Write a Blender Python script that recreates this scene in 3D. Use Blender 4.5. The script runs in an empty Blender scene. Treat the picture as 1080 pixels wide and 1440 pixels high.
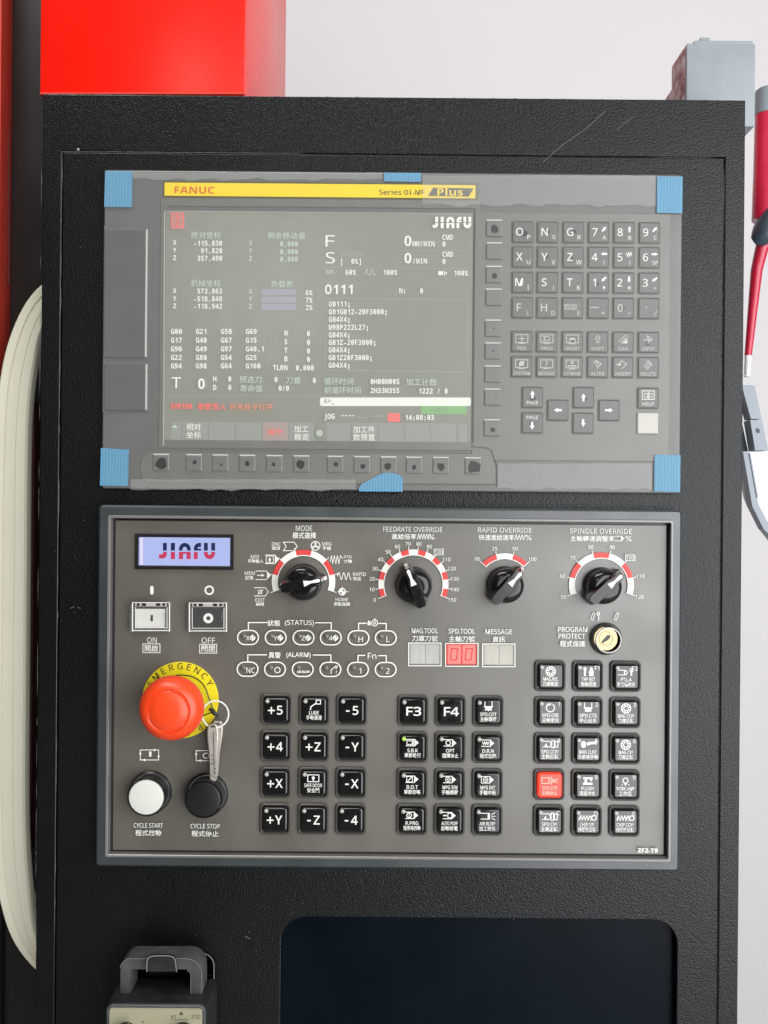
import bpy, bmesh, math, random
from mathutils import Vector
R = math.radians
sc = bpy.context.scene
col = sc.collection
random.seed(7)

# ------------------------------------------------------------------ camera
D = 0.62                     # metres from the lens to the cabinet front
S = 0.4926e-3                # metres per photo pixel on the cabinet front
ROLL = R(0.5)                # the photographer held the phone slightly rolled
cam_d = bpy.data.cameras.new("camera"); cam = bpy.data.objects.new("camera", cam_d); col.objects.link(cam)
cam_d.sensor_fit = 'VERTICAL'; cam_d.sensor_height = 24
cam_d.lens = 24 * D / (1440 * S)
cam_d.clip_start = 0.02; cam_d.clip_end = 50
cam.location = (0, -D, 0)
cam.rotation_euler = (R(90), -ROLL, 0)
sc.camera = cam

# ------------------------------------------------------------------ light
wd = bpy.data.worlds.new("World"); sc.world = wd; wd.use_nodes = True
bg = wd.node_tree.nodes["Background"]
bg.inputs[0].default_value = (0.86, 0.9, 1.0, 1); bg.inputs[1].default_value = 0.025
def area(name, loc, target, sx, sy, power, color=(1, 1, 1)):
    l = bpy.data.lights.new(name, 'AREA'); l.shape = 'RECTANGLE'; l.size = sx; l.size_y = sy
    l.energy = power; l.color = color
    o = bpy.data.objects.new(name, l); col.objects.link(o); o.location = loc
    o.rotation_euler = (Vector(target) - Vector(loc)).to_track_quat('-Z', 'Y').to_euler()
    return o
area("window_light", (1.15, -1.45, 0.0), (0.1, 0, 0.0), 2.0, 2.1, 68, (0.96, 0.985, 1.0))
area("screen_glare_light", (-0.28, -1.9, 0.62), (-0.08, 0, 0.15), 0.3, 0.3, 1.6, (1, 0.95, 0.8))  # unseen lamp, added to put a warm glare on the screen
area("overhead_fill_light", (-0.5, -0.85, 1.75), (0.0, 0, 0.0), 1.4, 0.5, 26, (1, 0.98, 0.95))  # unseen overhead fill, added to even the light on the panels
area("wall_fill_light", (0.9, 0.2, 1.75), (0.7, 0.95, 0.0), 1.6, 0.4, 3.8, (1, 0.98, 0.98))  # unseen lamp, added to brighten the wall
sc.view_settings.view_transform = 'Standard'; sc.view_settings.look = 'None'
sc.view_settings.exposure = 0.0; sc.view_settings.gamma = 1.0
sc.cycles.max_bounces = 6

# ------------------------------------------------------------------ photo pixels -> places
CR, SR = math.cos(ROLL), math.sin(ROLL)
def K(h): return S * (D - h) / D
def U(px, py):
    dx, dy = px - 540, py - 720
    return dx * CR + dy * SR, -dx * SR + dy * CR
def W(px, py, h):            # a point h metres in front of the cabinet front (behind it: negative)
    u, v = U(px, py); k = K(h)
    return Vector((u * k, -h, -v * k))

# ------------------------------------------------------------------ materials
def nodes_of(name):
    m = bpy.data.materials.new(name); m.use_nodes = True
    nt = m.node_tree; return m, nt, nt.nodes["Principled BSDF"]
def mat(name, c, rough=0.5, metal=0.0, spec=0.5, vary=0.12, vscale=40, bump=0, bscale=900, bdist=0.0002, coat=0, emit=None, estr=0, rvary=0.15):
    m, nt, b = nodes_of(name); N = nt.nodes; L = nt.links
    b.inputs["Metallic"].default_value = metal
    b.inputs["Specular IOR Level"].default_value = spec
    b.inputs["Coat Weight"].default_value = coat; b.inputs["Coat Roughness"].default_value = 0.12
    tc = N.new("ShaderNodeTexCoord")
    nz = N.new("ShaderNodeTexNoise"); nz.inputs["Scale"].default_value = vscale; nz.inputs["Detail"].default_value = 5
    L.new(tc.outputs["Object"], nz.inputs["Vector"])
    mx = N.new("ShaderNodeMix"); mx.data_type = 'RGBA'
    mx.inputs[6].default_value = (*[x * (1 - vary) for x in c], 1); mx.inputs[7].default_value = (*[min(1, x * (1 + vary)) for x in c], 1)
    L.new(nz.outputs["Fac"], mx.inputs[0]); L.new(mx.outputs[2], b.inputs["Base Color"])
    mr = N.new("ShaderNodeMapRange"); mr.inputs[3].default_value = max(0.02, rough * (1 - rvary)); mr.inputs[4].default_value = min(1, rough * (1 + rvary))
    mr.inputs[1].default_value = 0.3; mr.inputs[2].default_value = 0.7
    L.new(nz.outputs["Fac"], mr.inputs[0]); L.new(mr.outputs[0], b.inputs["Roughness"])
    if bump:
        n2 = N.new("ShaderNodeTexNoise"); n2.inputs["Scale"].default_value = bscale; n2.inputs["Detail"].default_value = 2
        L.new(tc.outputs["Object"], n2.inputs["Vector"])
        bp = N.new("ShaderNodeBump"); bp.inputs["Strength"].default_value = bump; bp.inputs["Distance"].default_value = bdist
        L.new(n2.outputs["Fac"], bp.inputs["Height"]); L.new(bp.outputs[0], b.inputs["Normal"])
    if emit:
        b.inputs["Emission Color"].default_value = (*emit, 1); b.inputs["Emission Strength"].default_value = estr
    return m
def leather(name):           # black powder coat with a leather grain, dust specks
    m, nt, b = nodes_of(name); N = nt.nodes; L = nt.links
    tc = N.new("ShaderNodeTexCoord")
    vo = N.new("ShaderNodeTexVoronoi"); vo.feature = 'SMOOTH_F1'; vo.inputs["Scale"].default_value = 1050; vo.inputs["Smoothness"].default_value = 0.6
    nz = N.new("ShaderNodeTexNoise"); nz.inputs["Scale"].default_value = 500; nz.inputs["Detail"].default_value = 2
    ad = N.new("ShaderNodeVectorMath"); ad.operation = 'MULTIPLY_ADD'; ad.inputs[1].default_value = (0.0016,) * 3
    L.new(tc.outputs["Object"], nz.inputs["Vector"]); L.new(nz.outputs["Color"], ad.inputs[0]); L.new(tc.outputs["Object"], ad.inputs[2])
    L.new(ad.outputs[0], vo.inputs["Vector"])
    bp = N.new("ShaderNodeBump"); b.inputs["Specular IOR Level"].default_value = 0.32; bp.inputs["Strength"].default_value = 0.38; bp.inputs["Distance"].default_value = 0.0006; bp.invert = True
    L.new(vo.outputs["Distance"], bp.inputs["Height"]); L.new(bp.outputs[0], b.inputs["Normal"])
    # dust specks: rare small cells
    v2 = N.new("ShaderNodeTexVoronoi"); v2.inputs["Scale"].default_value = 75
    L.new(tc.outputs["Object"], v2.inputs["Vector"])
    sp = N.new("ShaderNodeSeparateColor"); L.new(v2.outputs["Color"], sp.inputs[0])
    g = N.new("ShaderNodeMath"); g.operation = 'GREATER_THAN'; g.inputs[1].default_value = 0.94; L.new(sp.outputs[0], g.inputs[0])
    sz = N.new("ShaderNodeMath"); sz.operation = 'MULTIPLY'; sz.inputs[1].default_value = 0.07; L.new(sp.outputs[1], sz.inputs[0])
    ls = N.new("ShaderNodeMath"); ls.operation = 'LESS_THAN'; L.new(v2.outputs["Distance"], ls.inputs[0]); L.new(sz.outputs[0], ls.inputs[1])
    mu = N.new("ShaderNodeMath"); mu.operation = 'MULTIPLY'; L.new(g.outputs[0], mu.inputs[0]); L.new(ls.outputs[0], mu.inputs[1])
    big = N.new("ShaderNodeTexNoise"); big.inputs["Scale"].default_value = 9; big.inputs["Detail"].default_value = 4
    L.new(tc.outputs["Object"], big.inputs["Vector"])
    c1 = N.new("ShaderNodeMix"); c1.data_type = 'RGBA'; c1.inputs[6].default_value = (0.003, 0.0032, 0.0038, 1); c1.inputs[7].default_value = (0.006, 0.006, 0.007, 1)
    L.new(big.outputs["Fac"], c1.inputs[0])
    mx = N.new("ShaderNodeMix"); mx.data_type = 'RGBA'; mx.inputs[7].default_value = (0.3, 0.3, 0.28, 1)
    L.new(mu.outputs[0], mx.inputs[0]); L.new(c1.outputs[2], mx.inputs[6]); L.new(mx.outputs[2], b.inputs["Base Color"])
    mr = N.new("ShaderNodeMapRange"); mr.inputs[3].default_value = 0.27; mr.inputs[4].default_value = 0.36
    L.new(big.outputs["Fac"], mr.inputs[0]); L.new(mr.outputs[0], b.inputs["Roughness"])
    return m
def emissive(name, c, s, rough=0.3, base=(0.02, 0.02, 0.02)):
    m, nt, b = nodes_of(name)
    b.inputs["Base Color"].default_value = (*base, 1); b.inputs["Roughness"].default_value = rough
    b.inputs["Emission Color"].default_value = (*c, 1); b.inputs["Emission Strength"].default_value = s
    return m
M = dict(
    black=leather("black_powder_coat"),
    edge=mat("worn_edge_highlight", (0.13, 0.125, 0.12), 0.5, vary=0.5, vscale=150),  # pale tone for worn paint and for painted edge highlights
    inside=mat("niche_black", (0.0012, 0.004, 0.0075), 0.3, spec=0.09, vary=0.4, vscale=20),
    housing=mat("grey_moulding", (0.1, 0.1, 0.098), 0.37, spec=0.8, bump=0.12, bscale=1500, bdist=0.0001),
    housing2=mat("pale_grey_moulding", (0.13, 0.123, 0.107), 0.37, spec=0.9, bump=0.12, bscale=1500, bdist=0.0001),
    slate=mat("slate_grey_plastic", (0.09, 0.093, 0.097), 0.38, bump=0.1, bscale=1500),
    softkey=mat("soft_key_rubber", (0.135, 0.128, 0.118), 0.36, spec=0.7),
    mdikey=mat("mdi_key_rubber", (0.1, 0.095, 0.086), 0.36, spec=0.7),
    cream=mat("cream_key", (0.52, 0.5, 0.45), 0.45, vary=0.08),
    dark=mat("dark_patch", (0.012, 0.011, 0.012), 0.3, vary=0.4, vscale=300),
    yellow=mat("yellow_plate", (0.86, 0.62, 0.004), 0.38, vary=0.06),
    olive=mat("olive_border", (0.075, 0.07, 0.02), 0.4),
    brandred=mat("orange_red_ink", (0.62, 0.11, 0.01), 0.5),
    ink=mat("brown_black_ink", (0.05, 0.04, 0.015), 0.5),
    white=mat("white_ink", (0.78, 0.77, 0.72), 0.5, vary=0.05),
    dimwhite=mat("faded_ink_and_highlight", (0.55, 0.54, 0.5), 0.5, vary=0.1, vscale=400),  # faded legends; also the highlight painted on the card doors
    redink=mat("red_ink", (0.62, 0.045, 0.04), 0.45, vary=0.12, vscale=300),
    frame=mat("grey_frame_paint", (0.034, 0.041, 0.044), 0.34, spec=0.9, bump=0.05),
    plate=mat("taupe_plate", (0.108, 0.097, 0.08), 0.35, spec=1.0, vary=0.08, vscale=18, rvary=0.28, bump=0.06, bscale=1800, bdist=0.0001),
    lip=mat("bright_lip", (0.16, 0.155, 0.145), 0.3, spec=1.0),
    keyblack=mat("glossy_black_key", (0.008, 0.008, 0.008), 0.12, spec=0.7, vary=0.5, vscale=120, rvary=0.5, bump=0.05, bscale=300),
    bezel=mat("key_bezel", (0.06, 0.056, 0.05), 0.42),
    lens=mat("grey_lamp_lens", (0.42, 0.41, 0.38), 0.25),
    greenlens=mat("green_lamp_lens", (0.35, 0.6, 0.08), 0.25, emit=(0.5, 0.9, 0.1), estr=0.25),
    redkey=mat("lit_red_key", (0.8, 0.04, 0.02), 0.25, emit=(1.0, 0.06, 0.03), estr=0.45),
    pinkink=mat("pale_pink_ink", (0.85, 0.45, 0.38), 0.5, emit=(1, 0.4, 0.3), estr=0.2),
    knob=mat("black_knob", (0.008, 0.008, 0.009), 0.16, vary=0.4, vscale=200, rvary=0.4),
    silver=mat("silver_pointer", (0.75, 0.74, 0.72), 0.3, 0.0),
    estop=mat("red_orange_plastic", (0.85, 0.062, 0.012), 0.36, vary=0.06),
    esyellow=mat("yellow_disc", (0.72, 0.58, 0.01), 0.42, vary=0.06),
    whitecap=mat("white_cap", (0.64, 0.63, 0.585), 0.35, vary=0.04),
    blackcap=mat("black_cap", (0.012, 0.013, 0.013), 0.3),
    chrome=mat("chrome", (0.26, 0.25, 0.235), 0.3, 1.0, rvary=0.4),
    brass=mat("brass_face", (0.6, 0.44, 0.25), 0.42, 0.5, vary=0.1, vscale=200),
    steel=mat("key_steel", (0.5, 0.45, 0.4), 0.35, 0.4, vary=0.15, vscale=300),
    clear=None,
    lcd=emissive("lit_lcd", (0.50, 0.58, 1.0), 0.85, 0.2),
    lcdpale=emissive("lit_lcd_pale", (0.85, 0.78, 1.0), 0.9, 0.2),
    lcdblack=mat("lcd_navy_print", (0.012, 0.02, 0.08), 0.3),
    lcdred=emissive("lcd_red_print", (0.75, 0.03, 0.12), 0.75, 0.3),
    digit=mat("grey_digit_window", (0.42, 0.43, 0.4), 0.3, vary=0.15, vscale=150),
    digit2=mat("pale_digit_window", (0.44, 0.42, 0.36), 0.3, vary=0.15, vscale=150),
    digitred=mat("lit_digit_window", (0.75, 0.16, 0.14), 0.3, vary=0.15, vscale=150, emit=(1, 0.12, 0.1), estr=0.45),
    segdim=mat("dim_segment", (0.42, 0.41, 0.37), 0.4),
    segred=mat("red_segment", (0.32, 0.02, 0.02), 0.4, emit=(0.8, 0.02, 0.02), estr=0.2),
    red=mat("red_enamel", (0.8, 0.009, 0.002), 0.28, spec=0.5, vary=0.05, vscale=8),
    reveal=mat("dark_red_reveal", (0.07, 0.01, 0.008), 0.5),
    door=mat("dark_door_paint", (0.012, 0.0105, 0.009), 0.4, vary=0.3, vscale=10),
    doorred=mat("dull_red_trim", (0.6, 0.05, 0.03), 0.4),
    handle=mat("ivory_handle", (0.79, 0.76, 0.62), 0.42, vary=0.05, vscale=20),
    wall=mat("white_wall", (0.67, 0.645, 0.655), 0.8, vary=0.02, vscale=3),
    floor=mat("grey_floor", (0.3, 0.3, 0.29), 0.5),
    blockgrey=mat("grey_enamel", (0.26, 0.285, 0.31), 0.42, vary=0.12, vscale=60, bump=0.15, bscale=250, bdist=0.0004),
    tape=None,
    pole=mat("magenta_red_tube", (0.52, 0.014, 0.05), 0.3, coat=0.3),
    polegrey=mat("blue_grey_plastic", (0.2, 0.25, 0.28), 0.35),
    navy=mat("dark_slate_plastic", (0.045, 0.065, 0.085), 0.35),
    latch=mat("grey_latch_paint", (0.27, 0.3, 0.35), 0.4),
    pale=mat("pale_panel", (0.72, 0.75, 0.77), 0.4),
    mpg2=mat("dusty_grey_plastic", (0.06, 0.063, 0.064), 0.4, vary=0.6, vscale=120, bump=0.2, bscale=700, bdist=0.0003),
    mpg=mat("dusty_black_plastic", (0.016, 0.017, 0.018), 0.4, vary=0.7, vscale=90, bump=0.2, bscale=700, bdist=0.0003),
    beige=mat("beige_plate", (0.33, 0.31, 0.21), 0.45, vary=0.12, vscale=60),
    hookm=mat("edge_highlight_tone", (0.22, 0.21, 0.18), 0.45, vary=0.2, vscale=200),  # pale tone for highlights painted on hook and bail edges
)
def chipped():
    m, nt, b = nodes_of("chipped_enamel_pink_bounce"); N = nt.nodes; L = nt.links
    tc = N.new("ShaderNodeTexCoord"); nz = N.new("ShaderNodeTexNoise"); nz.inputs["Scale"].default_value = 110; nz.inputs["Detail"].default_value = 6
    L.new(tc.outputs["Object"], nz.inputs["Vector"])
    cr = N.new("ShaderNodeValToRGB"); e = cr.color_ramp.elements
    e[0].position = 0.38; e[0].color = (0.17, 0.06, 0.065, 1); e[1].position = 0.58; e[1].color = (0.42, 0.36, 0.37, 1)  # chipped paint, with the red cover's pink bounce mixed into the colours
    x = cr.color_ramp.elements.new(0.48); x.color = (0.38, 0.2, 0.21, 1)
    L.new(nz.outputs["Fac"], cr.inputs[0]); L.new(cr.outputs[0], b.inputs["Base Color"])
    b.inputs["Roughness"].default_value = 0.5
    return m
M['chipped'] = chipped()
def film_mat(name, a, col_):
    m, nt, b = nodes_of(name); N = nt.nodes; L = nt.links
    b.inputs["Base Color"].default_value = (*col_, 1); b.inputs["Roughness"].default_value = 0.28
    b.inputs["Alpha"].default_value = a
    tc = N.new("ShaderNodeTexCoord"); nz = N.new("ShaderNodeTexNoise"); nz.inputs["Scale"].default_value = 130; nz.inputs["Detail"].default_value = 3
    L.new(tc.outputs["Object"], nz.inputs["Vector"])
    bp = N.new("ShaderNodeBump"); bp.inputs["Strength"].default_value = 0.5; bp.inputs["Distance"].default_value = 0.001
    L.new(nz.outputs["Fac"], bp.inputs["Height"]); L.new(bp.outputs[0], b.inputs["Normal"])
    return m
def milky():
    m = bpy.data.materials.new("milky_film"); m.use_nodes = True; nt = m.node_tree; nt.nodes.clear()
    o = nt.nodes.new("ShaderNodeOutputMaterial"); v = nt.nodes.new("ShaderNodeVolumePrincipled")
    v.inputs["Color"].default_value = (0.97, 0.96, 0.92, 1); v.inputs["Density"].default_value = 55; v.inputs["Anisotropy"].default_value = 0.0
    nt.links.new(v.outputs[0], o.inputs["Volume"]); return m
M['milky'] = milky()
M['film'] = film_mat("clear_plastic_film", 0.16, (0.75, 0.75, 0.72))
M['clear'] = film_mat("clear_cover_plastic", 0.035, (0.8, 0.79, 0.76))
def screen_mat():
    m, nt, b = nodes_of("lit_screen"); N = nt.nodes; L = nt.links
    b.inputs["Base Color"].default_value = (0.19, 0.19, 0.165, 1); b.inputs["Roughness"].default_value = 0.24
    b.inputs["Emission Color"].default_value = (0.5, 0.52, 0.42, 1); b.inputs["Emission Strength"].default_value = 0.13
    tc = N.new("ShaderNodeTexCoord"); nz = N.new("ShaderNodeTexNoise"); nz.inputs["Scale"].default_value = 14; nz.inputs["Detail"].default_value = 3
    L.new(tc.outputs["Object"], nz.inputs["Vector"])
    bp = N.new("ShaderNodeBump"); bp.inputs["Strength"].default_value = 0.4; bp.inputs["Distance"].default_value = 0.004
    L.new(nz.outputs["Fac"], bp.inputs["Height"]); L.new(bp.outputs[0], b.inputs["Normal"])
    return m
M['screen'] = screen_mat()
def tape_mat():              # crepe tape: fine upright ridges
    m, nt, b = nodes_of("blue_crepe_tape"); N = nt.nodes; L = nt.links
    tc = N.new("ShaderNodeTexCoord"); w = N.new("ShaderNodeTexWave"); w.bands_direction = 'X'; w.inputs["Scale"].default_value = 150
    w.inputs["Distortion"].default_value = 2.5; w.inputs["Detail"].default_value = 3; w.inputs["Detail Scale"].default_value = 0.6
    L.new(tc.outputs["Object"], w.inputs["Vector"])
    mx = N.new("ShaderNodeMix"); mx.data_type = 'RGBA'; mx.inputs[6].default_value = (0.075, 0.25, 0.41, 1); mx.inputs[7].default_value = (0.1, 0.29, 0.45, 1)
    L.new(w.outputs["Fac"], mx.inputs[0]); L.new(mx.outputs[2], b.inputs["Base Color"])
    bp = N.new("ShaderNodeBump"); bp.inputs["Strength"].default_value = 0.16; bp.inputs["Distance"].default_value = 0.0005
    L.new(w.outputs["Fac"], bp.inputs["Height"]); L.new(bp.outputs[0], b.inputs["Normal"]); b.inputs["Roughness"].default_value = 0.5
    return m
M['tape'] = tape_mat()
def px_mat(n, c, s): return emissive(n, c, s, 0.4, (0.1, 0.1, 0.1))
M['pix'] = px_mat("screen_white", (0.97, 0.98, 0.88), 0.85)
M['pixdim'] = px_mat("screen_pale_green", (0.7, 0.88, 0.7), 0.68)
M['pixline'] = px_mat("screen_line", (0.7, 0.74, 0.62), 0.4)
M['pixred'] = px_mat("screen_red", (0.95, 0.06, 0.04), 1.0)
M['pixorange'] = px_mat("screen_orange", (0.85, 0.2, 0.05), 0.85)
M['pixbar'] = px_mat("screen_lilac", (0.55, 0.56, 0.66), 0.5)
M['pixgreen'] = px_mat("screen_green", (0.25, 0.75, 0.16), 0.5)
M['pixbox'] = px_mat("screen_box", (0.42, 0.46, 0.39), 0.46)
M['pixpink'] = px_mat("screen_pink_box", (0.6, 0.4, 0.36), 0.5)

# ------------------------------------------------------------------ text outlines (built-in font)
_tc = {}
def outline(t, bold):
    c = bpy.data.curves.new("t", "FONT"); c.body = t; c.resolution_u = 2; c.offset = bold
    o = bpy.data.objects.new("t", c); m = o.to_mesh()
    vs = [(v.co.x, v.co.y) for v in m.vertices]; fs = [tuple(p.vertices) for p in m.polygons]
    o.to_mesh_clear(); bpy.data.objects.remove(o); bpy.data.curves.remove(c)
    return vs, fs
def plain(ch, style):        # the font's upright sans letters and figures
    A0, a0, n0 = {'s': (0x1D5A0, 0x1D5BA, 0x1D7E2), 'b': (0x1D5D4, 0x1D5EE, 0x1D7EC)}[style]
    if 'A' <= ch <= 'Z': return chr(A0 + ord(ch) - 65)
    if 'a' <= ch <= 'z': return chr(a0 + ord(ch) - 97)
    if '0' <= ch <= '9': return chr(n0 + ord(ch) - 48)
    return ch
def glyphs(s, bold=0.0):
    key = (s, bold)
    if key not in _tc:
        st = 'b' if bold >= 0.015 else 's'
        _tc[key] = outline(''.join(plain(c, st) for c in s), 0.0 if (st == 'b' and s.isalnum() and s.isascii()) else bold + (0.03 if s in '.:;' else 0))
    return _tc[key]

WPOS = {}
class MB:
    """collects geometry for ONE mesh; drawn in photo pixels round ORG on the plane h metres before the cabinet"""
    def __init__(s, h, org=(0, 0), rot=True):
        s.h = h; s.k = K(h); s.org = org; s.rot = rot; s.v = []; s.f = []; s.m = []; s.z = 0.00006; s.cur = 0
        s.uo = U(*org) if rot else org
    def p(s, x, y, z=0.0):
        a, b = U(x, y) if s.rot else (x, y)
        return ((a - s.uo[0]) * s.k, -z, -(b - s.uo[1]) * s.k)
    def add(s, vs, fs, m=None):
        n = len(s.v); s.v += vs; s.f += [tuple(i + n for i in f) for f in fs]
        s.m += [s.cur if m is None else m] * len(fs)
    def lift(s): s.z += 0.000006; return s.z
    def poly(s, pts, z=None, m=None):
        z = s.lift() if z is None else z
        a = sum(pts[i - 1][0] * pts[i][1] - pts[i][0] * pts[i - 1][1] for i in range(len(pts)))
        if a > 0: pts = pts[::-1]
        s.add([s.p(x, y, z) for x, y in pts], [tuple(range(len(pts)))], m)
    def rect(s, x0, y0, x1, y1, z=None, m=None): s.poly([(x0, y0), (x1, y0), (x1, y1), (x0, y1)], z, m)
    def stroke(s, pts, w=1.0, closed=False, m=None):
        n = len(pts); rng = range(n if closed else n - 1)
        for i in rng:
            (x0, y0), (x1, y1) = pts[i], pts[(i + 1) % n]
            l = math.hypot(x1 - x0, y1 - y0) or 1e-6; dx, dy = (x1 - x0) / l * w / 2, (y1 - y0) / l * w / 2
            s.poly([(x0 - dx - dy, y0 - dy + dx), (x1 + dx - dy, y1 + dy + dx), (x1 + dx + dy, y1 + dy - dx), (x0 - dx + dy, y0 - dy - dx)], m=m)
    def box(s, cx, cy, w, h, lw=1.0, m=None):
        x0, x1, y0, y1 = cx - w / 2, cx + w / 2, cy - h / 2, cy + h / 2
        s.stroke([(x0, y0), (x1, y0), (x1, y1), (x0, y1)], lw, True, m)
    def ring(s, cx, cy, r0, r1, a0=0, a1=360, n=24, m=None, z=None):
        z = s.lift() if z is None else z
        full = abs(a1 - a0) >= 359.9; vs = []; fs = []
        for i in range(n + 1):
            a = R(a0 + (a1 - a0) * i / n); c, d = math.cos(a), -math.sin(a)
            vs += [s.p(cx + r0 * c, cy + r0 * d, z), s.p(cx + r1 * c, cy + r1 * d, z)]
        for i in range(n): fs.append((2 * i, 2 * i + 1, 2 * i + 3, 2 * i + 2))
        s.add(vs, fs, m)
    def disc(s, cx, cy, r, n=16, m=None, z=None, ry=None):
        ry = ry or r
        s.poly([(cx + r * math.cos(2 * math.pi * i / n), cy + ry * math.sin(2 * math.pi * i / n)) for i in range(n)], z, m)
    def stadium(s, cx, cy, w, h, lw, n=8, m=None):
        r = h / 2; z = s.lift(); o = []; q = []
        for rr, dst in ((r, o), (r - lw, q)):
            for sx, a0 in ((1, -90), (-1, 90)):
                for i in range(n + 1):
                    a = R(a0 + 180 * i / n); dst.append((cx + sx * (w / 2 - r) + rr * math.cos(a), cy + rr * math.sin(a)))
        k = len(o); s.add([s.p(x, y, z) for x, y in o + q], [(i, i + k, (i + 1) % k + k, (i + 1) % k) for i in range(k)], m)
    def text(s, t, cx, cy, w=None, h=None, bold=0.0, al='c', m=None, rot=0.0):
        """fits the text's own outline box to w x h pixels (either may be left out)"""
        vs, fs = glyphs(t, bold)
        if not vs: return
        x0 = min(a for a, b in vs); x1 = max(a for a, b in vs); y0 = min(b for a, b in vs); y1 = max(b for a, b in vs)
        sx = w / (x1 - x0) if w else None; sy = h / (y1 - y0) if h else None
        sx = sx or sy; sy = sy or sx
        ox = {'c': (x0 + x1) / 2, 'l': x0, 'r': x1}[al]; oy = (y0 + y1) / 2
        z = s.lift(); o = s.p(cx, cy, z); ca, sa = math.cos(rot), math.sin(rot); out = []
        for a, b in vs:
            X, Y = (a - ox) * sx * s.k, (b - oy) * sy * s.k
            out.append((o[0] + X * ca - Y * sa, -z, o[2] + X * sa + Y * ca))
        s.add(out, fs, m)
    def mono(s, t, x, cy, h=7.0, adv=5.18, bold=0.02, m=None, al='l'):
        if al == 'r': x = x - adv * len(t)
        for i, ch in enumerate(t):
            if ch == ' ': continue
            vs, fs = glyphs(ch, bold); z = s.lift()
            x0 = min(a for a, b in vs); x1 = max(a for a, b in vs)
            sx = min(adv * 0.84 / 0.52, adv * 0.9 / (x1 - x0)); sy = h / 0.7
            o = s.p(x + adv * (i + 0.5), cy, z)
            s.add([(o[0] + (a - (x0 + x1) / 2) * sx * s.k, -z, o[2] + (b - 0.343) * sy * s.k) for a, b in vs], fs, m)
            if ch == '0' and h < 9: s.rect(x + adv * (i + 0.4), cy - 0.9, x + adv * (i + 0.6), cy + 0.9, m=m)
    def loops(s, loops, cap=True, capback=False, m=None):
        n = len(loops[0]); vs = [q for l in loops for q in l]; fs = []
        for j in range(len(loops) - 1):
            for i in range(n):
                a, b = j * n + i, j * n + (i + 1) % n
                fs.append((a, b, b + n, a + n))
        if cap: fs.append(tuple(range((len(loops) - 1) * n, len(loops) * n)))
        if capback: fs.append(tuple(range(n - 1, -1, -1)))
        s.add(vs, fs, m)
    def rloop(s, cx, cy, w, h, r, z, n=4):
        r = max(0.05, min(r, w / 2 - 0.01, h / 2 - 0.01)); out = []
        for qx, qy, a0 in ((1, 1, 0), (-1, 1, 90), (-1, -1, 180), (1, -1, 270)):
            for i in range(n + 1):
                a = R(a0 + 90 * i / n)
                out.append(s.p(cx + qx * (w / 2 - r) + r * math.cos(a), cy + qy * (h / 2 - r) + r * math.sin(a), z))
        return out[::-1]
    def rbox(s, cx, cy, w, h, r, z0, z1, bev=0.0, n=4, m=None, back=False, nb=2):
        """rounded slab from z0 to z1 (metres, towards the camera); bev in pixels"""
        L = [s.rloop(cx, cy, w, h, r, z0, n)]
        if bev:
            bz = bev * s.k
            for i in range(nb + 1):
                t = i / nb * math.pi / 2
                d = bev * (1 - math.cos(t))
                L.append(s.rloop(cx, cy, w - 2 * d, h - 2 * d, r - d, z1 - bz + bz * math.sin(t), n))
        else: L.append(s.rloop(cx, cy, w, h, r, z1, n))
        s.loops(L, True, back, m)
    def rframe(s, cx, cy, w, h, r, iw, ih, ir, z0, z1, bev=0.0, zin=None, n=4, m=None):
        zin = z0 if zin is None else zin; bz = bev * s.k
        L = [s.rloop(cx, cy, w, h, r, z0, n), s.rloop(cx, cy, w, h, r, z1 - bz, n)]
        if bev: L += [s.rloop(cx, cy, w - 2 * bev, h - 2 * bev, r - bev, z1, n), s.rloop(cx, cy, iw + 2 * bev, ih + 2 * bev, ir + bev, z1, n)]
        L += [s.rloop(cx, cy, iw, ih, ir, z1 - bz, n), s.rloop(cx, cy, iw, ih, ir, zin, n)]
        s.loops(L, False, False, m)
    def lathe(s, cx, cy, prof, n=40, m=None, cap=True):
        L = [[s.p(cx + r * math.cos(2 * math.pi * i / n), cy - r * math.sin(2 * math.pi * i / n), z) for i in range(n)] for r, z in prof]
        s.loops(L, cap, False, m)
    def prism(s, pts, z0, z1, top=None, m=None, back=True):
        a = sum(pts[i - 1][0] * pts[i][1] - pts[i][0] * pts[i - 1][1] for i in range(len(pts)))
        top = top or pts
        if a > 0: pts = pts[::-1]; top = top[::-1]
        s.loops([[s.p(x, y, z0) for x, y in pts], [s.p(x, y, z1) for x, y in top]], True, back, m)
    def tube(s, pts, r, n=10, closed=False, m=None):
        """pts: (px, py, z) ; r in pixels"""
        P = [Vector(s.p(*q)) for q in pts]; k = len(P); L = []
        rr = r if isinstance(r, (list, tuple)) else [r] * k
        for i in range(k):
            t = (P[(i + 1) % k] - P[i - 1]) if closed else (P[min(i + 1, k - 1)] - P[max(i - 1, 0)])
            t.normalize(); ref = Vector((0, 1, 0)) if abs(t.y) < 0.95 else Vector((1, 0, 0))
            a = t.cross(ref).normalized(); b = t.cross(a)
            L.append([tuple(P[i] + (a * math.cos(2 * math.pi * j / n) + b * math.sin(2 * math.pi * j / n)) * rr[i] * s.k) for j in range(n)])
        if closed: L.append(L[0])
        s.loops(L, not closed, not closed, m)
    def mesh(s, name, mats, smooth=None):
        me = bpy.data.meshes.new(name); me.from_pydata(s.v, [], s.f)
        for x in (mats if isinstance(mats, (list, tuple)) else [mats]): me.materials.append(M[x])
        me.polygons.foreach_set("material_index", s.m)
        if smooth:
            me.shade_smooth(); me.set_sharp_from_angle(angle=R(smooth))
            for q in me.polygons:
                if len(q.vertices) > 4: q.use_smooth = False
        me.update(); return me
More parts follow.
